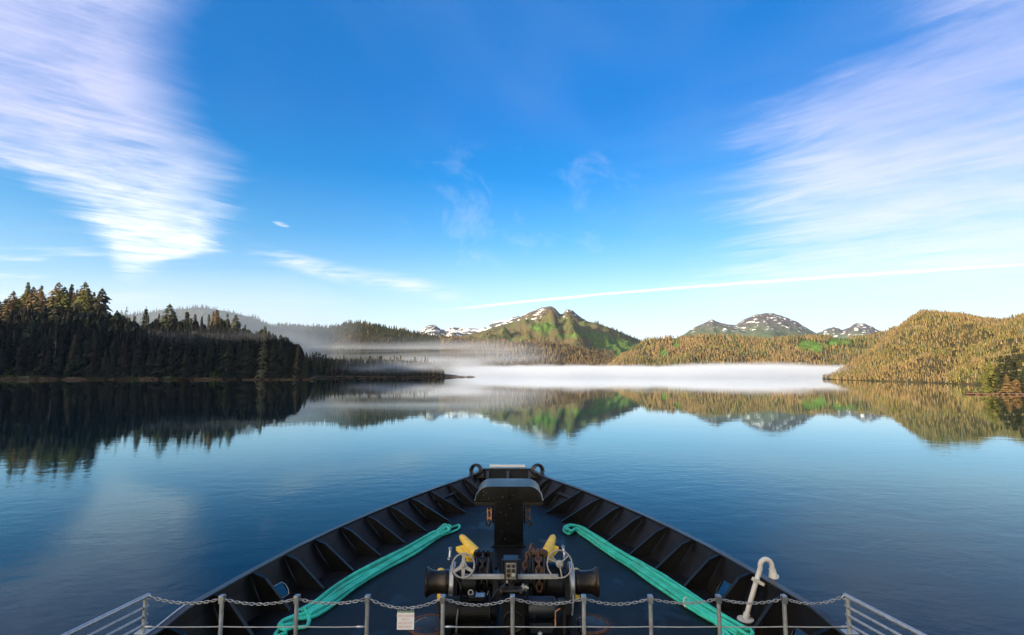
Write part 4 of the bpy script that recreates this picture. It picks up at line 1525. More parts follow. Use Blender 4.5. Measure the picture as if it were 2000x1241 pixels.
# rusty chain slung down the inboard side on starboard
mb = MB()
path = spline([(.30, 8.35, .86), (.24, 8.22, .78), (.20, 8.10, .68), (.17, 8.0, .56), (.19, 7.95, .50)], .075)
for k, p in enumerate(path[:-1]):
    d = (path[k + 1] - p).normalized()
    sd_ = d.cross(Vector((1, .3, 0) if k % 2 else (0, 1, .5))).normalized()
    mb.tube([p + d * math.cos(t) * .060 + sd_ * math.sin(t) * .036 for t in [6.283 * q / 12 for q in range(12)]], .016, 6, closed=True)
mb.build('slack_chain', M['rustchain'], wl)


def hand_wheel(c, r, spokes, thick, disc):
    n = Vector((.03, -.93, .36)).normalized()
    a = n.cross(Vector((0, 0, 1))).normalized(); b = a.cross(n).normalized()
    if b.z < 0: b = -b
    mb = MB()
    mb.tube([c + (a * math.cos(t) + b * math.sin(t)) * r for t in [6.283 * k / 40 for k in range(40)]], thick, 8, closed=True)
    w = mb.build('hand_wheel', M['wheel'], wl, angle=60)
    for t in spokes:
        d = a * math.cos(t) + b * math.sin(t)
        e = n.cross(d)
        mb = MB()
        if disc:
            p0, p1 = c + d * .02, c + d * (r - thick * .4)
            mb.prism([p0 + e * .030 - n * .007, p0 - e * .030 - n * .007, p1 - e * .018 - n * .007, p1 + e * .018 - n * .007], n * .014)
        else:
            mb.cyl(c + d * .02, c + d * (r - thick * .3), .013, .010, 10)
        mb.build('spoke', M['wheel'], w, bevel=.003 if disc else 0)
    mb = MB()
    if disc:
        mb.prism([c - n * .012 + (a * math.cos(t) + b * math.sin(t)) * (.072 if k % 2 == 0 else .05) for k, t in enumerate([math.pi / 2 + 6.283 * q / 6 for q in range(6)])], n * .026)
        mb.lathe(c + n * .01, n, [(0, .034), (.02, .032), (.028, .022), (.034, .018), (.034, 0)], 14)
    else:
        mb.lathe(c - n * .03, n, [(0, .03), (.01, .05), (.035, .054), (.045, .045), (.05, .03), (.065, .026), (.065, .012), (.055, 0)], 20)
    mb.build('hub', M['wheel'], w)
    mb = MB(); mb.cyl(c - n * .01, c - n * .35, .02, n=10); mb.build('spindle', M['grease'], w)


up = math.pi / 2
cl = Vector((-95 / 1045 * 7.72, 7.72, 3.6 - .3610 * 7.72)); cr = Vector((93 / 1044.8 * 7.72, 7.72, 3.6 - .3582 * 7.72))
hand_wheel(cl, .158, (up, up + 2.094, up - 2.094, up + math.pi), .0135, True)
hand_wheel(cr, .180, (R(25), R(141), R(262)), .0105, False)
# the second handle arm behind the right wheel
mb = MB(); mb.tube([cr + Vector((-.12, .06, .09)), cr + Vector((-.03, .04, .01)), cr + Vector((.02, .05, -.02))], .013, 8); mb.build('link_rod', M['wheel'], wl)
# cross bar
mb = MB(); mb.box((-.02, 7.76, .647), (1.38, .05, .058)); mb.build('cross_bar', M['bar'], wl, bevel=.006)
for x in (-.66, .62):
    mb = MB(); mb.box((x, 7.80, .60), (.05, .09, .12)); mb.box((x, 7.86, .40), (.06, .06, .40)); mb.build('bar_bracket', M['grease'], wl, bevel=.004)
# bent brake levers
for s in (-1, 1):
    mb = MB()
    if s < 0: pth = [at(878, 1092, .78), at(884, 1122, .66), at(897, 1140, .56), at(899, 1152, .50)]
    else: pth = [at(1103, 1088, .80), at(1105, 1106, .72), at(1104, 1122, .64), at(1100, 1136, .55)]
    for p0, p1 in zip(pth, pth[1:]):
        d = (p1 - p0).normalized(); e = d.cross(Vector((1, 0, 0))).normalized() * .028
        mb.prism([p0 - e - d * .012, p0 + e - d * .012, p1 + e + d * .012, p1 - e + d * .012], (.020, 0, 0))
    lv = mb.build('brake_lever', M['grease'], wl, bevel=.004)
    mb = MB()
    p = pth[0]
    top = p + Vector((.004 if s < 0 else -.02, .06, .13))
    mb.tube([p, top], [.020, .020], 10)
    for q in (p, top): mb.lathe(q - Vector((0, .012, 0)), (0, -.5, .85), [(0, .03), (.018, .03), (.022, .018), (.022, 0)], 8)
    mb.build('pin', M['disc'], lv)
# control box
xb0, xb1 = -.112, .082
cb = MB(); cb.box(((xb0 + xb1) / 2, 7.72, .775), (xb1 - xb0, .15, .285)); ctl = cb.build('control_box', M['boxblue'], wl, bevel=.008)
mb = MB(); mb.box(((xb0 + xb1) / 2, 7.643, .765), (xb1 - xb0 - .045, .006, .225)); mb.build('button_panel', M['panel'], ctl)
mb = MB(); mb.prism([(xb0 - .01, 7.80, .92), (xb1 + .01, 7.80, .92), (xb1 + .01, 7.615, .915), (xb0 - .01, 7.615, .915)], (0, 0, .012)); mb.build('rain_hood', M['boxblue'], ctl)
for r_ in range(3):
    for c_ in range(2):
        p = Vector((-.015 + (-.035 if c_ == 0 else .035), 7.642, .835 - r_ * .062))
        mb = MB()
        mb.lathe(p, (0, -1, 0), [(0, .026), (.008, .026), (.010, .018), (.016, .017), (.018, 0)], 14)
        mb.build('push_button', M['button_pale'] if (r_ == 2 and c_ == 1) else M['button'], ctl)
mb = MB()
for r_ in range(2):
    for dx in (-.035, .035): mb.box((-.015 + dx, 7.639, .868 - r_ * .062), (.056, .002, .012))
mb.box((-.015, 7.639, .668), (.06, .002, .012))
mb.build('label_plate', M['steel'], ctl)
for x in (xb0 - .03, xb1 + .03):
    mb = MB(); mb.box((x, 7.80, .70), (.018, .05, .34)); mb.build('box_stand', M['boxblue'], wl, bevel=.004)
mb = MB(); mb.tube(spline([(-.08, 7.66, .63), (-.12, 7.60, .58), (-.23, 7.52, .53), (-.29, 7.44, .44), (-.30, 7.40, .32), (-.27, 7.38, .18)], .03), .011, 8); mb.build('cable', M['rubber'], wl)
mb = MB(); mb.cyl((-.075, 7.66, .635), (-.075, 7.66, .60), .018, n=10); mb.build('cable_gland', M['cream'], wl)
# electric motor
mb = MB()
mb.lathe((-.98, 7.40, .34), (1, 0, 0), [(0, .02), (0, .12), (.03, .165), (.06, .175), (.24, .175), (.25, .19), (.27, .19), (.275, .165), (.66, .165), (.665, .19), (.69, .19), (.70, .12), (.76, .10), (.76, 0)], 36)
mt = mb.build('motor', M['black'], wl, angle=30)
mb = MB()
for k in range(26):
    a = 6.283 * k / 26
    mb.box((-.51, 7.40 + math.cos(a) * .172, .34 + math.sin(a) * .172), (.37, .026, .007), Matrix.Rotation(a, 3, 'X'))
mb.build('cooling_fins', M['black'], mt)
mb = MB(); mb.box((-.47, 7.36, .535), (.22, .16, .05)); mb.build('terminal_box', M['black'], mt, bevel=.006)
mb = MB(); mb.box((-.435, 7.35, .564), (.12, .12, .006)); mb.build('lid', M['disc'], mt)
mb = MB(); mb.tube([(-.565 + .032 * math.cos(t), 7.37, .585 + .032 * math.sin(t)) for t in [6.283 * k / 16 for k in range(16)]], .009, 6, closed=True); mb.build('lifting_eye', M['wheel'], mt)
mb = MB(); mb.box((-.62, 7.40, .14), (.34, .24, .08)); mb.build('motor_foot', M['black'], mt, bevel=.006)
mb = MB(); mb.tube([(-.72, 7.21, .44), (-.735, 7.20, .30), (-.74, 7.21, .12)], .012, 6); mb.build('guard_strip', M['disc'], mt)
# central gearbox, pump and valve gear
mb = MB()
mb.box((.02, 7.42, .33), (.32, .40, .46))
mb.box((.02, 7.30, .565), (.36, .22, .03))
mb.lathe((.02, 7.22, .28), (0, -1, 0), [(-.02, .155), (.02, .155), (.03, .14), (.03, .12), (.02, .11), (.02, 0)], 32)
for k in range(8):
    a = 6.283 * k / 8
    mb.cyl((.02 + math.cos(a) * .135, 7.20, .28 + math.sin(a) * .135), (.02 + math.cos(a) * .135, 7.18, .28 + math.sin(a) * .135), .011, n=6)
gb = mb.build('gearbox', M['black'], wl, bevel=.006)
mb = MB()
mb.box((-.01, 7.38, .62), (.07, .08, .14)); mb.cyl((-.16, 7.36, .61), (.12, 7.36, .61), .028, n=12); mb.cyl((-.17, 7.36, .61), (-.13, 7.36, .61), .06, n=16)
mb.cyl((.10, 7.36, .60), (.14, 7.36, .60), .06, n=16); mb.box((-.12, 7.34, .66), (.07, .06, .05)); mb.cyl((-.01, 7.38, .69), (-.01, 7.38, .75), .015, n=8)
mb.build('coupling', M['grease'], gb, bevel=.003)
mb = MB()
for k in range(7):
    mb.cyl((.17 + random.uniform(-.05, .07), 7.40 + random.uniform(-.05, .05), .62 + random.uniform(-.03, .03)), (.17 + random.uniform(-.05, .07), 7.38, .68 + random.uniform(-.03, .03)), .016, n=8)
mb.build('valve_fittings', M['wheel'], gb)
mb = MB()
mb.lathe((.22, 7.40, .38), (1, 0, 0), [(0, .02), (0, .13), (.02, .14), (.36, .14), (.38, .12), (.38, 0)], 32)
mb.box((.40, 7.40, .16), (.30, .2, .12))
mb.cyl((.30, 7.26, .34), (.30, 7.245, .34), .016, n=8)
mb.cyl((.30, 7.255, .36), (.30, 7.255, .28), .008, n=6)
mb.build('pump', M['boxblue'], wl, angle=30)
vp = MB()
vp.tube([(.70, 7.22, .02), (.70, 7.22, .38), (.69, 7.22, .43), (.66, 7.22, .47)], .026, 12)
vp.tube([(.66, 7.22, .44), (.655, 7.22, .56)], [.05, .058], 14)
vp.lathe((.655, 7.17, .535), (0, -1, 0), [(0, .055), (.02, .05), (.03, .03), (.03, 0)], 14)
vv = vp.build('valve_pipe', M['grease'], wl)
mb = MB(); mb.tube([(.64, 7.18, .46), (.58, 7.17, .43), (.575, 7.165, .40), (.575, 7.165, .24)], .010, 6); mb.build('valve_handle', M['orange'], vv)
mb = MB()
mb.box((-.5, 7.08, .10), (.9, .05, .05)); mb.box((-.72, 7.10, .13), (.13, .08, .08)); mb.cyl((-.9, 7.05, .17), (-.1, 7.05, .155), .016, n=8); mb.box((-.28, 7.05, .15), (.1, .06, .05))
mb.cyl((.36, 7.05, .02), (.36, 7.05, .2), .022, n=10)
mb.build('pipe_manifold', M['grease'], wl, bevel=.004)
mb = MB(); mb.lathe((.365, 7.04, .17), (0, 0, 1), [(0, .03), (.05, .03), (.06, .02), (.06, 0)], 10); mb.build('pipe_cap', M['steel'], wl)
mb = MB(); mb.tube([(-.42 + .085 * math.cos(t), 7.62, .50 + .085 * math.sin(t)) for t in [math.pi + math.pi * k / 14 for k in range(15)]], .010, 6); mb.build('cable', M['disc'], wl)

# ------------------------------------------------------------------ yellow cleats and bitts
for s, lab in ((-1, 'yellow rust streaked cleat left of the windlass with its horn pointing to the left bulwark'), (1, 'yellow rust streaked cleat right of the windlass with its horn pointing to the right bulwark')):
    if s < 0: A, B, C, D, F_ = at(901, 1048, .62), at(931, 1083, .50), at(890, 1068, .56), at(908, 1083, .48), at(925, 1100, .2)
    else: A, B, C, D, F_ = at(1081, 1048, .62), at(1067, 1083, .50), at(1092, 1068, .56), at(1080, 1082, .48), at(1069, 1100, .2)
    cen = (A + B) / 2
    foot = Vector((cen.x + (.10 if s < 0 else -.10), cen.y - .1, 0))
    cle = empty('mooring_cleat', ship((cen.x, cen.y, 0)), lab, 'cleat')
    mb = MB()
    d = (B - A).normalized()
    L = (B - A).length
    n_ = 12
    pts = [A + d * L * k / n_ for k in range(n_ + 1)]
    rad = [.040] + [.054 + .046 * (k / n_) ** .8 for k in range(1, n_ + 1)]
    mb.tube([A - d * .035] + pts + [B + d * .02], [.012] + rad + [.09], 14)
    mb.build('main_horn', M['yellow'], cle, angle=45)
    mb = MB()
    rt = A + d * L * .62
    dv = (C - rt)
    wid = (D - C) * .5
    mb.prism([C, D, rt + d * L * .28 + Vector((0, 0, -.04)), rt - d * L * .16 + Vector((0, 0, .02))], (0, 0, -.07))
    mb.build('side_horn', M['yellow'], cle, bevel=.012)
    mb = MB()
    fc = Vector((rt.x, rt.y, 0))
    mb.tube([fc, fc + Vector((0, 0, .1)), Vector((rt.x, rt.y, rt.z * .6)), Vector((rt.x, rt.y, rt.z))], [.10, .085, .08, .09], 14)
    mb.build('stem', M['yellow'], cle)
    mb = MB(); mb.lathe(fc, (0, 0, 1), [(0, .16), (.02, .16), (.025, .15), (.025, 0)], 20); mb.build('base_plate', M['black'], cle)
for px, s, lab in ((861, -1, 'yellow bitt with a rounded head half hidden behind the left drum'), (1125, 1, 'yellow bitt with a rounded head half hidden behind the right drum')):
    x = (px - 1000) / 1048 * 8.55
    bt = empty('bitt', ship((x, 8.55, 0)), lab, 'bitt')
    mb = MB(); mb.lathe((x, 8.55, 0), (0, 0, 1), [(0, .055), (.36, .048), (.38, .05), (.40, .062), (.43, .064), (.455, .055), (.47, .03), (.475, 0)], 18); mb.build('post', M['yellow'], bt, angle=50)
    mb = MB(); mb.prism([(x - .05, 8.5, .05), (x + .05, 8.5, .05), (x + .02 * s, 8.42, .02), (x - .02, 8.42, .02)], (0, 0, .03)); mb.build('foot', M['yellow'], bt)

# ------------------------------------------------------------------ turquoise mooring ropes, flaked along the deck
ROPE_R = .0240


def rope(strands, label, cat='rope', loc=None):
    mb = MB()
    for pts in strands:
        mb.tube(spline(pts, .0105), ROPE_R, 9, lobes=3, twist=145.0, amp=.24)
    o = mb.build('mooring_rope', M['rope'], angle=75)
    tag(o, label, cat)


def bundle(center, lanes, widths, wob, seed, ext0, ext1, loops):
    """strands laid along a centre line of deck points; loops close pairs of lanes beyond both ends"""
    r = random.Random(seed)
    C = spline(center, .25)
    n = len(C)
    T = [(C[min(i + 1, n - 1)] - C[max(i - 1, 0)]).normalized() for i in range(n)]
    N = [Vector((-t.y, t.x, 0)) for t in T]
    out = []
    for (la, ha), (lb, hb_) in lanes:
        def lane(l, h, i0=0, i1=n):
            ph = r.uniform(0, 6)
            return [C[i] + N[i] * (l * ROPE_R * 1.95 * np.interp(i / n, *widths) + wob * math.sin(ph + i * .7)) + Vector((0, 0, ROPE_R + h * ROPE_R * 1.75 + .006 * r.random())) for i in range(i0, i1)]
        a, b = lane(la, ha), lane(lb, hb_)
        out.append((a, b))
    return out, C, T, N


lw = ([0, .12, .3, .6, .85, 1], [.85, .8, 1.1, 1.25, 1.05, .8])
centerL = [at(852, 1049, 0), at(800, 1080, 0), at(740, 1112, 0), at(700, 1134, 0), at(660, 1161, 0), at(625, 1188, 0), at(596, 1205, 0)]
prs, C, T, N = bundle(centerL, [((-3, 0), (3, 0)), ((-2, 0), (2, 0)), ((-1, 0), (1, 0)), ((-2.5, 1), (1.5, 1)), ((-1.5, 1), (.5, 1)), ((-.5, 1), (2.5, 1)), ((0, 0), (-1, 2))], lw, .018, 4, 0, 0, 0)
farloops = [(at(874, 1031, .05), at(868, 1025, .05), at(858, 1033, .05)), (at(893, 1035, .03), at(897, 1027, .03), at(888, 1028, .03)), (at(877, 1036, .09), at(872, 1030, .09), at(864, 1035, .09)),
            None, (at(880, 1032, .05), at(874, 1026, .06), at(862, 1032, .06)), None, None]
nearloops = [(at(566, 1213, .03), at(545, 1230, .03), at(538, 1243, .03), at(560, 1236, .03)), (at(560, 1210, .06), at(545, 1222, .06), at(556, 1230, .06), at(580, 1222, .05)), None,
             (at(575, 1203, .08), at(553, 1213, .08), at(550, 1222, .08), at(575, 1218, .06)), (at(604, 1206, .03), at(600, 1222, .03), at(585, 1226, .03), at(575, 1224, .03)), None, None]
st = []
for k, (a, b) in enumerate(prs):
    f = farloops[k]; nl = nearloops[k]
    path = []
    if nl: path += [nl[1], nl[0]] if not f else []
    if f: path += list(reversed(a)) + list(reversed(f)) if False else list(reversed(a)) + [f[2], f[1], f[0]] + b
    else: path += list(reversed(a)); st.append(path); path = b
    if nl: path = path + [nl[0], nl[1], nl[2], nl[3]]
    st.append(path)
rope(st, 'turquoise mooring rope flaked in long bights along the left bulwark')

rw = ([0, .1, .3, .6, .8, .9, 1], [.7, .75, .95, 1.15, 1.1, .8, 1.0])
centerR = [at(1131, 1038, 0), at(1160, 1056, 0), at(1205, 1086, 0), at(1250, 1114, 0), at(1300, 1146, 0), at(1345, 1176, 0), at(1380, 1200, 0), at(1420, 1224, 0), at(1452, 1243, 0)]
prs, C, T, N = bundle(centerR, [((3, 0), (-3, 0)), ((2, 0), (-2, 0)), ((1, 0), (-1, 0)), ((2.5, 1), (-2.5, 1)), ((1.5, 1), (-1.5, 1)), ((.5, 1), (-.5, 1)), ((0, 0), (0, 2))], rw, .014, 9, 0, 0, 0)
farloops = [(at(1110, 1043, .03), at(1101, 1036, .03), at(1108, 1027, .03)), (at(1113, 1038, .06), at(1104, 1031, .06), at(1115, 1025, .06)), None,
            (at(1116, 1037, .09), at(1108, 1031, .09), at(1119, 1026, .09)), None, None, None]
st = []
for k, (a, b) in enumerate(prs):
    f = farloops[k]
    if f: st.append(list(reversed(a)) + [f[2], f[1], f[0]] + b)
    else: st += [a, b]
st.append([at(1346, 1172, .06), at(1360, 1178, .08), at(1366, 1192, .05), at(1380, 1207, .04), at(1410, 1222, .04), at(1438, 1240, .03)])
st.append([at(1350, 1182, .03), at(1372, 1202, .03), at(1398, 1218, .03), at(1425, 1243, .03)])
st.append([at(1412, 1212, .09), at(1440, 1228, .10), at(1462, 1241, .06), at(1470, 1236, .06), at(1466, 1229, .06)])
st.append([at(1408, 1224, .05), at(1412, 1236, .03), at(1416, 1250, .03)])
rope(st, 'turquoise mooring rope flaked in long bights along the right bulwark')
tie = MB()
c = at(1352, 1177, .05)
for k in range(1):
    tie.tube([c + Vector((.05 * math.cos(t) - .10, .04 * math.cos(t) + k * .025, .02 + .06 * math.sin(t))) for t in [6.283 * q / 16 for q in range(16)]], .008, 6, closed=True)
tie.tube(spline([c + Vector((-.10, 0, .02)), c + Vector((-.15, -.05, 0)), c + Vector((-.14, -.11, -.02))], .02), .011, 6)
tag(tie.build('rope_tie', M['cream']), 'pale cord lashed round the right hand turquoise rope', 'cord')

# ------------------------------------------------------------------ gooseneck vent pipe
base = at(1456, 1209, .01)
vent = empty('vent_pipe', ship(base), 'cream gooseneck vent pipe leaning on the right bulwark', 'vent pipe')
clamp = Vector((480 / 1047.2 * 7.95, 7.95, .58))
bend0 = Vector((487 / 1045 * 7.97, 7.97, .72))
topp = Vector((491 / 1043.5 * 7.98, 7.98, .815))
down = Vector((506 / 1045 * 7.96, 7.96, .74))
bell = Vector((512 / 1047 * 7.95, 7.95, .60))
mb = MB()
bend0 = base + (clamp - base) * 1.20
gr = .088
pth = [base, base.lerp(clamp, .5), clamp, bend0] + [bend0 + Vector((gr - gr * math.cos(t), 0, .02 + gr * 1.15 * math.sin(t))) for t in [math.pi * k / 14 for k in range(15)]]
down = bend0 + Vector((2 * gr + .004, 0, -.02)); bell = down + Vector((.012, 0, -.15))
pth.append(down)
mb.tube(pth, .035, 18)
mb.build('pipe', M['cream'], vent, angle=60)
mb = MB(); ax = (clamp - base).normalized(); mb.lathe(base, ax, [(0, .046), (.08, .047), (.085, .041)], 18); mb.build('coupling', M['cream'], vent)
mb = MB(); mb.lathe(base - Vector((0, 0, .01)), (0, 0, 1), [(0, .115), (.014, .113), (.016, .105), (.018, .03)], 28); mb.build('base_flange', M['cream'], vent)
mb = MB(); q = down + (bell - down) * -.1; mb.lathe(q, (bell - down), [(0, .047), (.02, .049), (.05, .049), (.06, .052), (.125, .066), (.135, .068), (.135, .055)], 24); bl = mb.build('bell_mouth', M['cream'], vent, angle=40)
mb = MB(); e = q + (bell - down).normalized() * .11 + Vector((.08, -.02, .0)); mb.box(e - Vector((.02, 0, 0)), (.02, .02, .04)); mb.build('lug', M['cream'], bl)
mb = MB()
d_ = Vector((.55, -.45, -.28)).normalized()
cq = base.lerp(clamp, .90)
mb.box(cq + Vector((0, -.045, 0)), (.20, .014, .05), Matrix.Rotation(R(28), 3, 'Y'))
mb.lathe(cq - ax * .03, ax, [(0, .044), (.06, .044)], 18)
for k in (-.08, .08): mb.lathe(cq + Matrix.Rotation(R(28), 3, 'Y') @ Vector((k, -.05, 0)), (0, -1, 0), [(0, .018), (.014, .018), (.016, 0)], 8)
mb.build('clamp', M['cream'], vent, bevel=.003)

# ------------------------------------------------------------------ guard rails and chained stanchions
FY = 6.45
SX = [(px - 1000) / 1051.7 * FY for px in (434, 580, 718, 865, 1001, 1140, 1270, 1403, 1531)]
TOP_H = .885
side_words = ['leftmost steel stanchion of the chain fence', 'steel stanchion in front of the left rope end', 'steel stanchion just left of the white sign', 'steel stanchion just right of the white sign',
              'steel stanchion in front of the windlass gearbox', 'steel stanchion in front of the right manhole cover', 'steel stanchion on bare deck between manhole and right rope',
              'steel stanchion in front of the right rope end', 'rightmost steel stanchion of the chain fence']


def stanchion_mesh(x):
    """all stanchions are the same: built once at x = 0"""


def make_stanchion():
    e = empty('stanchion', ship((SX[0], FY, 0)), side_words[0], 'stanchion', 'steel stanchions of the chain fence')
    x = SX[0]
    mb = MB(); mb.cyl((x, FY, .01), (x, FY, TOP_H - .02), .0240, n=18); mb.build('post', M['steel'], e)
    mb = MB(); mb.box((x, FY - .030, TOP_H), (.056, .008, .080)); mb.box((x, FY + .030, TOP_H), (.056, .008, .080)); mb.box((x, FY, TOP_H + .044), (.056, .068, .008)); mb.build('chain_clip', M['disc'], e, bevel=.004)
    mb = MB(); mb.lathe((x, FY, 0), (0, 0, 1), [(0, .07), (.012, .07), (.014, .03), (.05, .029)], 20); mb.build('foot', M['steel'], e)
    return e


st0 = make_stanchion()
for i in range(1, len(SX)):
    e = st0.copy(); COL.objects.link(e)
    e.location = ship((SX[i], FY, 0))
    e['label'] = side_words[i]
    for ch in list(st0.children):
        c = ch.copy(); COL.objects.link(c); c.parent = e

CXL, CXR = (285 - 1000) / 1051.7 * 6.5, (1655 - 1000) / 1051.7 * 6.5
for s, x, lab in ((-1, CXL, 'tubular steel guard rail at the bottom left corner of the photo'), (1, CXR, 'tubular steel guard rail at the bottom right corner of the photo')):
    g = empty('guard_rail', ship((x, 6.5, .48)), lab, 'guard rail')
    xe = lambda y: x + s * (6.5 - y) * .19
    ys = (6.5, 5.0, 3.6)
    for y in ys:
        mb = MB(); mb.cyl((xe(y), y, .485), (xe(y), y, .895), .0255, n=18); mb.build('post', M['steel'], g)
        mb = MB(); mb.box((xe(y), y, .492), (.16, .11, .014)); mb.build('foot_plate', M['steel'], g, bevel=.003)
    mb = MB(); mb.tube([(x - s * .012, 6.53, .90), (xe(3.4), 3.4, .90)], .0265, 18); mb.build('top_rail', M['steel'], g)
    for h in (.775, .675, .572):
        mb = MB(); mb.tube([(x, 6.5, h), (xe(3.4), 3.4, h)], .0165, 14)
        for y in ys: mb.lathe((xe(y), y - .04, h), (0, 1, 0), [(0, .018), (.02, .022), (.06, .022), (.08, .018)], 12)
        mb.build('rail', M['steel'], g)
    mb = MB(); mb.tube([(x - s * (.02 + .022 + .022 * math.cos(t)), 6.5, .885 + .022 * math.sin(t)) for t in [6.283 * k / 12 for k in range(12)]], .006, 6, closed=True); mb.build('eye', M['steel'], g)


def link_loop(c, d, sd_, L, Wd, r, mb):
    pts = []
    for k in range(6):
        t = -math.pi / 2 + math.pi * k / 5
        pts.append(c + d * (L / 2 - Wd / 2) + d * math.cos(t) * Wd / 2 + sd_ * math.sin(t) * Wd / 2)
    for k in range(6):
        t = math.pi / 2 + math.pi * k / 5
        pts.append(c - d * (L / 2 - Wd / 2) + d * math.cos(t) * Wd / 2 + sd_ * math.sin(t) * Wd / 2)
    mb.tube(pts, r, 6, closed=True)


CH = [(CXL + .05, 6.5, .885)] + [(x, FY, TOP_H) for x in SX] + [(CXR - .05, 6.5, .885)]
sags = [.055, .055, .047, .10, .066, .052, .055, .044, .044, .06]
chain_words = ['chain between the left guard rail and the leftmost stanchion', 'second chain span from the left, over the left freeing port', 'chain span over the left turquoise rope', 'sagging chain span that carries the white sign',
               'chain span in front of the electric motor', 'chain span in front of the valve pipe', 'chain span over bare deck right of the windlass', 'chain span over the right turquoise rope',
               'chain span in front of the cream vent pipe', 'chain between the rightmost stanchion and the right guard rail']
SIGN_P = None
for i in range(10):
    a, b = Vector(CH[i]), Vector(CH[i + 1])
    a = a + (b - a).normalized() * .035; b = b - (b - a).normalized() * .035
    L = (b - a).length + .02
    n = max(8, int(L / .0430))
    f = lambda t: a.lerp(b, t) + Vector((0, 0, -sags[i] * 4 * t * (1 - t)))
    mb = MB()
    for k in range(n):
        p0, p1 = f(k / n), f((k + 1) / n)
        d = (p1 - p0).normalized()
        ro = (k % 2) * math.pi / 2 + .75 + random.uniform(-.25, .25)
        u_ = d.cross(Vector((0, 1, 0))).normalized(); v_ = d.cross(u_)
        link_loop((p0 + p1) / 2, d, u_ * math.cos(ro) + v_ * math.sin(ro), (p1 - p0).length * 1.36, .027, .0048, mb)
    o = mb.build('safety_chain', M['chain'], angle=80)
    tag(o, 'galvanised ' + chain_words[i], 'chain', 'galvanised chains of the fence')
    if i == 3: SIGN_P = f(.515)

# lower wires
WH = .575
for (xa, xb, lab) in ((CXL + .03, SX[2] - .02, 'thin lower wire from the left guard rail to the stanchion left of the sign'), (SX[3] + .02, CXR - .03, 'thin lower wire running from the stanchion right of the sign to the right rail')):
    e = empty('guard_wire', ship((xa, FY, WH)), lab, 'wire')
    xs = [xa] + [x for x in SX if xa + .1 < x < xb - .1] + [xb]
    pts = []
    for p, q in zip(xs, xs[1:]):
        for k in range(8):
            t = k / 8
            pts.append((p + (q - p) * t, FY, WH - .02 * t * (1 - t) * (1 if q - p < 1 else 2)))
    pts.append((xb, FY, WH))
    mb = MB(); mb.tube(pts, .0062, 6); mb.build('wire', M['bar'], e)
    for x in (xa + .06, xb - .06):
        mb = MB(); mb.tube([(x - .06, FY, WH), (x - .045, FY, WH), (x - .03, FY, WH), (x + .03, FY, WH), (x + .045, FY, WH), (x + .06, FY, WH)], [.005, .005, .013, .013, .005, .005], 8); mb.build('turnbuckle', M['steel'], e)

# sign
sx_, sz_ = SIGN_P.x, SIGN_P.z - .028
sg = empty('sign', ship((sx_, FY - .012, sz_)), 'small white notice with faded red letters hanging from the sagging chain', 'sign')
mb = MB(); mb.box((sx_, FY - .012, sz_ - .112), (.205, .006, .196)); mb.build('board', M['sign'], sg, bevel=.003)
mb = MB(); mb.box((sx_, FY - .012, sz_ - .006), (.200, .012, .020)); mb.build('clip_strip', M['clip'], sg, bevel=.002)
mb = MB()
for k in (-.08, .08): mb.tube([(sx_ + k + .014 * math.cos(t), FY, sz_ + .012 + .016 * math.sin(t)) for t in [6.283 * q / 12 for q in range(12)]], .003, 6, closed=True)
mb.build('hanging_ring', M['steel'], sg)
for k, tx in enumerate(('CREW ACCESS', 'ONLY!', 'LIFE JACKET', 'REQUIRED!')):
    cu = bpy.data.curves.new('lettering', 'FONT')
    cu.body = tx; cu.align_x = 'CENTER'; cu.align_y = 'CENTER'
    cu.size = .032 * SHIP; cu.extrude = .0006; cu.offset = .0004
    cu.materials.append(M['letters'])
    tmp = bpy.data.objects.new('lettering_source', cu)
    me = bpy.data.meshes.new_from_object(tmp)
    bpy.data.objects.remove(tmp)
    me.materials.clear(); me.materials.append(M['letters'])
    t = bpy.data.objects.new('lettering', me)
    COL.objects.link(t)
    t.parent = sg
    t.location = (-.004 * SHIP, -.0042 * SHIP - .001, -(.052 + k * .041) * SHIP)
    t.rotation_euler = (math.pi / 2, 0, 0)


# ------------------------------------------------------------------ fog and haze
def fog_box(name, lo, hi, label, build):
    mb = MB()
    c = [(a + b) / 2 for a, b in zip(lo, hi)]; d = [b - a for a, b in zip(lo, hi)]
    mb.box(c, d)
    m = bpy.data.materials.new(name)
    m.use_nodes = True
    nt = m.node_tree
    for n in list(nt.nodes):
        if n.type == 'BSDF_PRINCIPLED': nt.nodes.remove(n)
    out = [n for n in nt.nodes if n.type == 'OUTPUT_MATERIAL'][0]
    pv = nt.nodes.new('ShaderNodeVolumePrincipled')
    pv.inputs['Color'].default_value = (.90, .945, 1.0, 1)
    pv.inputs['Anisotropy'].default_value = .1
    nt.links.new(pv.outputs[0], out.inputs['Volume'])
    build(nt, pv)
    o = mb.build(name, m, units=False, smooth=False)
    tag(o, label, kind='stuff')
    return o, m


def bank(nt, pv):
    pos = nt.nodes.new('ShaderNodeNewGeometry').outputs['Position']
    x, y, z = sep(nt, pos)
    n1 = noise(nt, comb(nt, x * .004, y * .004, z * .03), 1.0, 3, .55)
    n2 = noise(nt, comb(nt, x * .016, y * .010, z * .09), 1.0, 3, .55)
    top = (n1 - .5) * 20 + (n2 - .5) * 16 + 14 + y * .0045
    k = (top - z).ss(-3.0, 10.0)
    n4 = noise(nt, comb(nt, x * .0065, y * .0035, 4.0), 1.0, 4, .6)
    near = (y + (n4 - .5) * 420 + x.abs() * .10).ss(570, 850)
    left = (x - y * -.10 + (n1 - .5) * 90).ss(-40, 110)
    right = (x - y * .66 + (n1 - .5) * 60).ss(60, -60)
    nt.links.new((k * near * left * right * (n2.ss(.30, .62) * .8 + .35) * .015).k, pv.inputs['Density'])


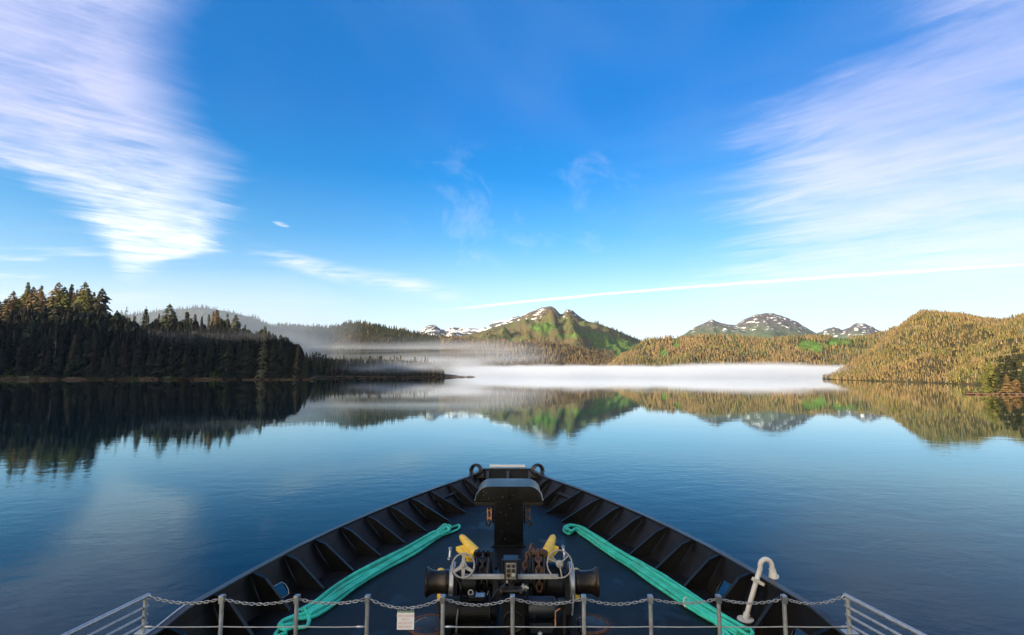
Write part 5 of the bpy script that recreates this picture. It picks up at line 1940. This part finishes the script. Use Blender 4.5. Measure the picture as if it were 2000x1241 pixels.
fog_box('fog_bank', (-220, 560, .15), (960, 1560, 34), 'white bank of low fog lying on the water', bank)


def mist(nt, pv):
    pos = nt.nodes.new('ShaderNodeNewGeometry').outputs['Position']
    x, y, z = sep(nt, pos)
    n1 = noise(nt, comb(nt, x * .003, y * .003, z * .020), 1.0, 4, .6)
    n2 = noise(nt, comb(nt, x * .0022, y * .004, z * .045), 1.0, 4, .6, .4)
    layer = (z - 44 - (n1 - .5) * 34).abs().ss(34, 4)
    low = (z - (n1 - .5) * 16).ss(22, 4) * .8
    e = (x + 180 + (n1 - .5) * 120).abs().ss(300, 90)
    nt.links.new(((layer * n2.ss(.42, .60) * 1.0 + low * .8) * e * .0027).k, pv.inputs['Density'])


fog_box('mist', (-820, 900, .15), (220, 1240, 110), 'layered morning mist lying below the left hills', mist)


def wisp(nt, pv):
    pos = nt.nodes.new('ShaderNodeNewGeometry').outputs['Position']
    x, y, z = sep(nt, pos)
    n1 = noise(nt, comb(nt, x * .012, y * .012, z * .05), 1.0, 4, .6)
    lay = (z - 46 - (x + 330) * -.06 - (n1 - .5) * 14).abs().ss(15, 2)
    e = (x + 310).abs().ss(130, 40)
    nt.links.new((lay * e * n1.ss(.38, .62) * .0018).k, pv.inputs['Density'])


fog_box('mist', (-460, 560, 14), (-170, 680, 80), 'thin blue mist drifting through the trees of the left shore', wisp)



def island_mist(nt, pv):
    pos = nt.nodes.new('ShaderNodeNewGeometry').outputs['Position']
    x, y, z = sep(nt, pos)
    n1 = noise(nt, comb(nt, x * .010, y * .010, z * .05), 1.0, 4, .6)
    lay = (z - 17 - (n1 - .5) * 16).abs().ss(13, 2)
    e = (x + 135).abs().ss(120, 50) 
    nt.links.new((lay * e * (n1.ss(.36, .62) * .6 + x.ss(-110, -50) * .8) * .012).k, pv.inputs['Density'])


fog_box('mist', (-262, 690, 2), (-15, 800, 42), 'low mist veiling the trees of the island', island_mist)



def thin(nt, pv):
    pv.inputs['Color'].default_value = (.70, .84, 1.0, 1)
    pv.inputs['Density'].default_value = .0008


fog_box('mist', (-1150, 770, 1), (-330, 1130, 165), 'thin blue haze in the valley before the left far hill', thin)

HAZE = 2.6e-5
mb = MB()
mb.box((0, 2900, 295), (15000, 8200, 592))
hm = bpy.data.materials.new('haze')
hm.use_nodes = True
nt = hm.node_tree
for n in list(nt.nodes):
    if n.type == 'BSDF_PRINCIPLED': nt.nodes.remove(n)
pv = nt.nodes.new('ShaderNodeVolumePrincipled')
pv.inputs['Color'].default_value = (.72, .85, 1.0, 1)
pv.inputs['Density'].default_value = HAZE
pv.inputs['Anisotropy'].default_value = .2
nt.links.new(pv.outputs[0], [n for n in nt.nodes if n.type == 'OUTPUT_MATERIAL'][0].inputs['Volume'])
hz = mb.build('haze', hm, units=False, smooth=False)
tag(hz, kind='stuff')
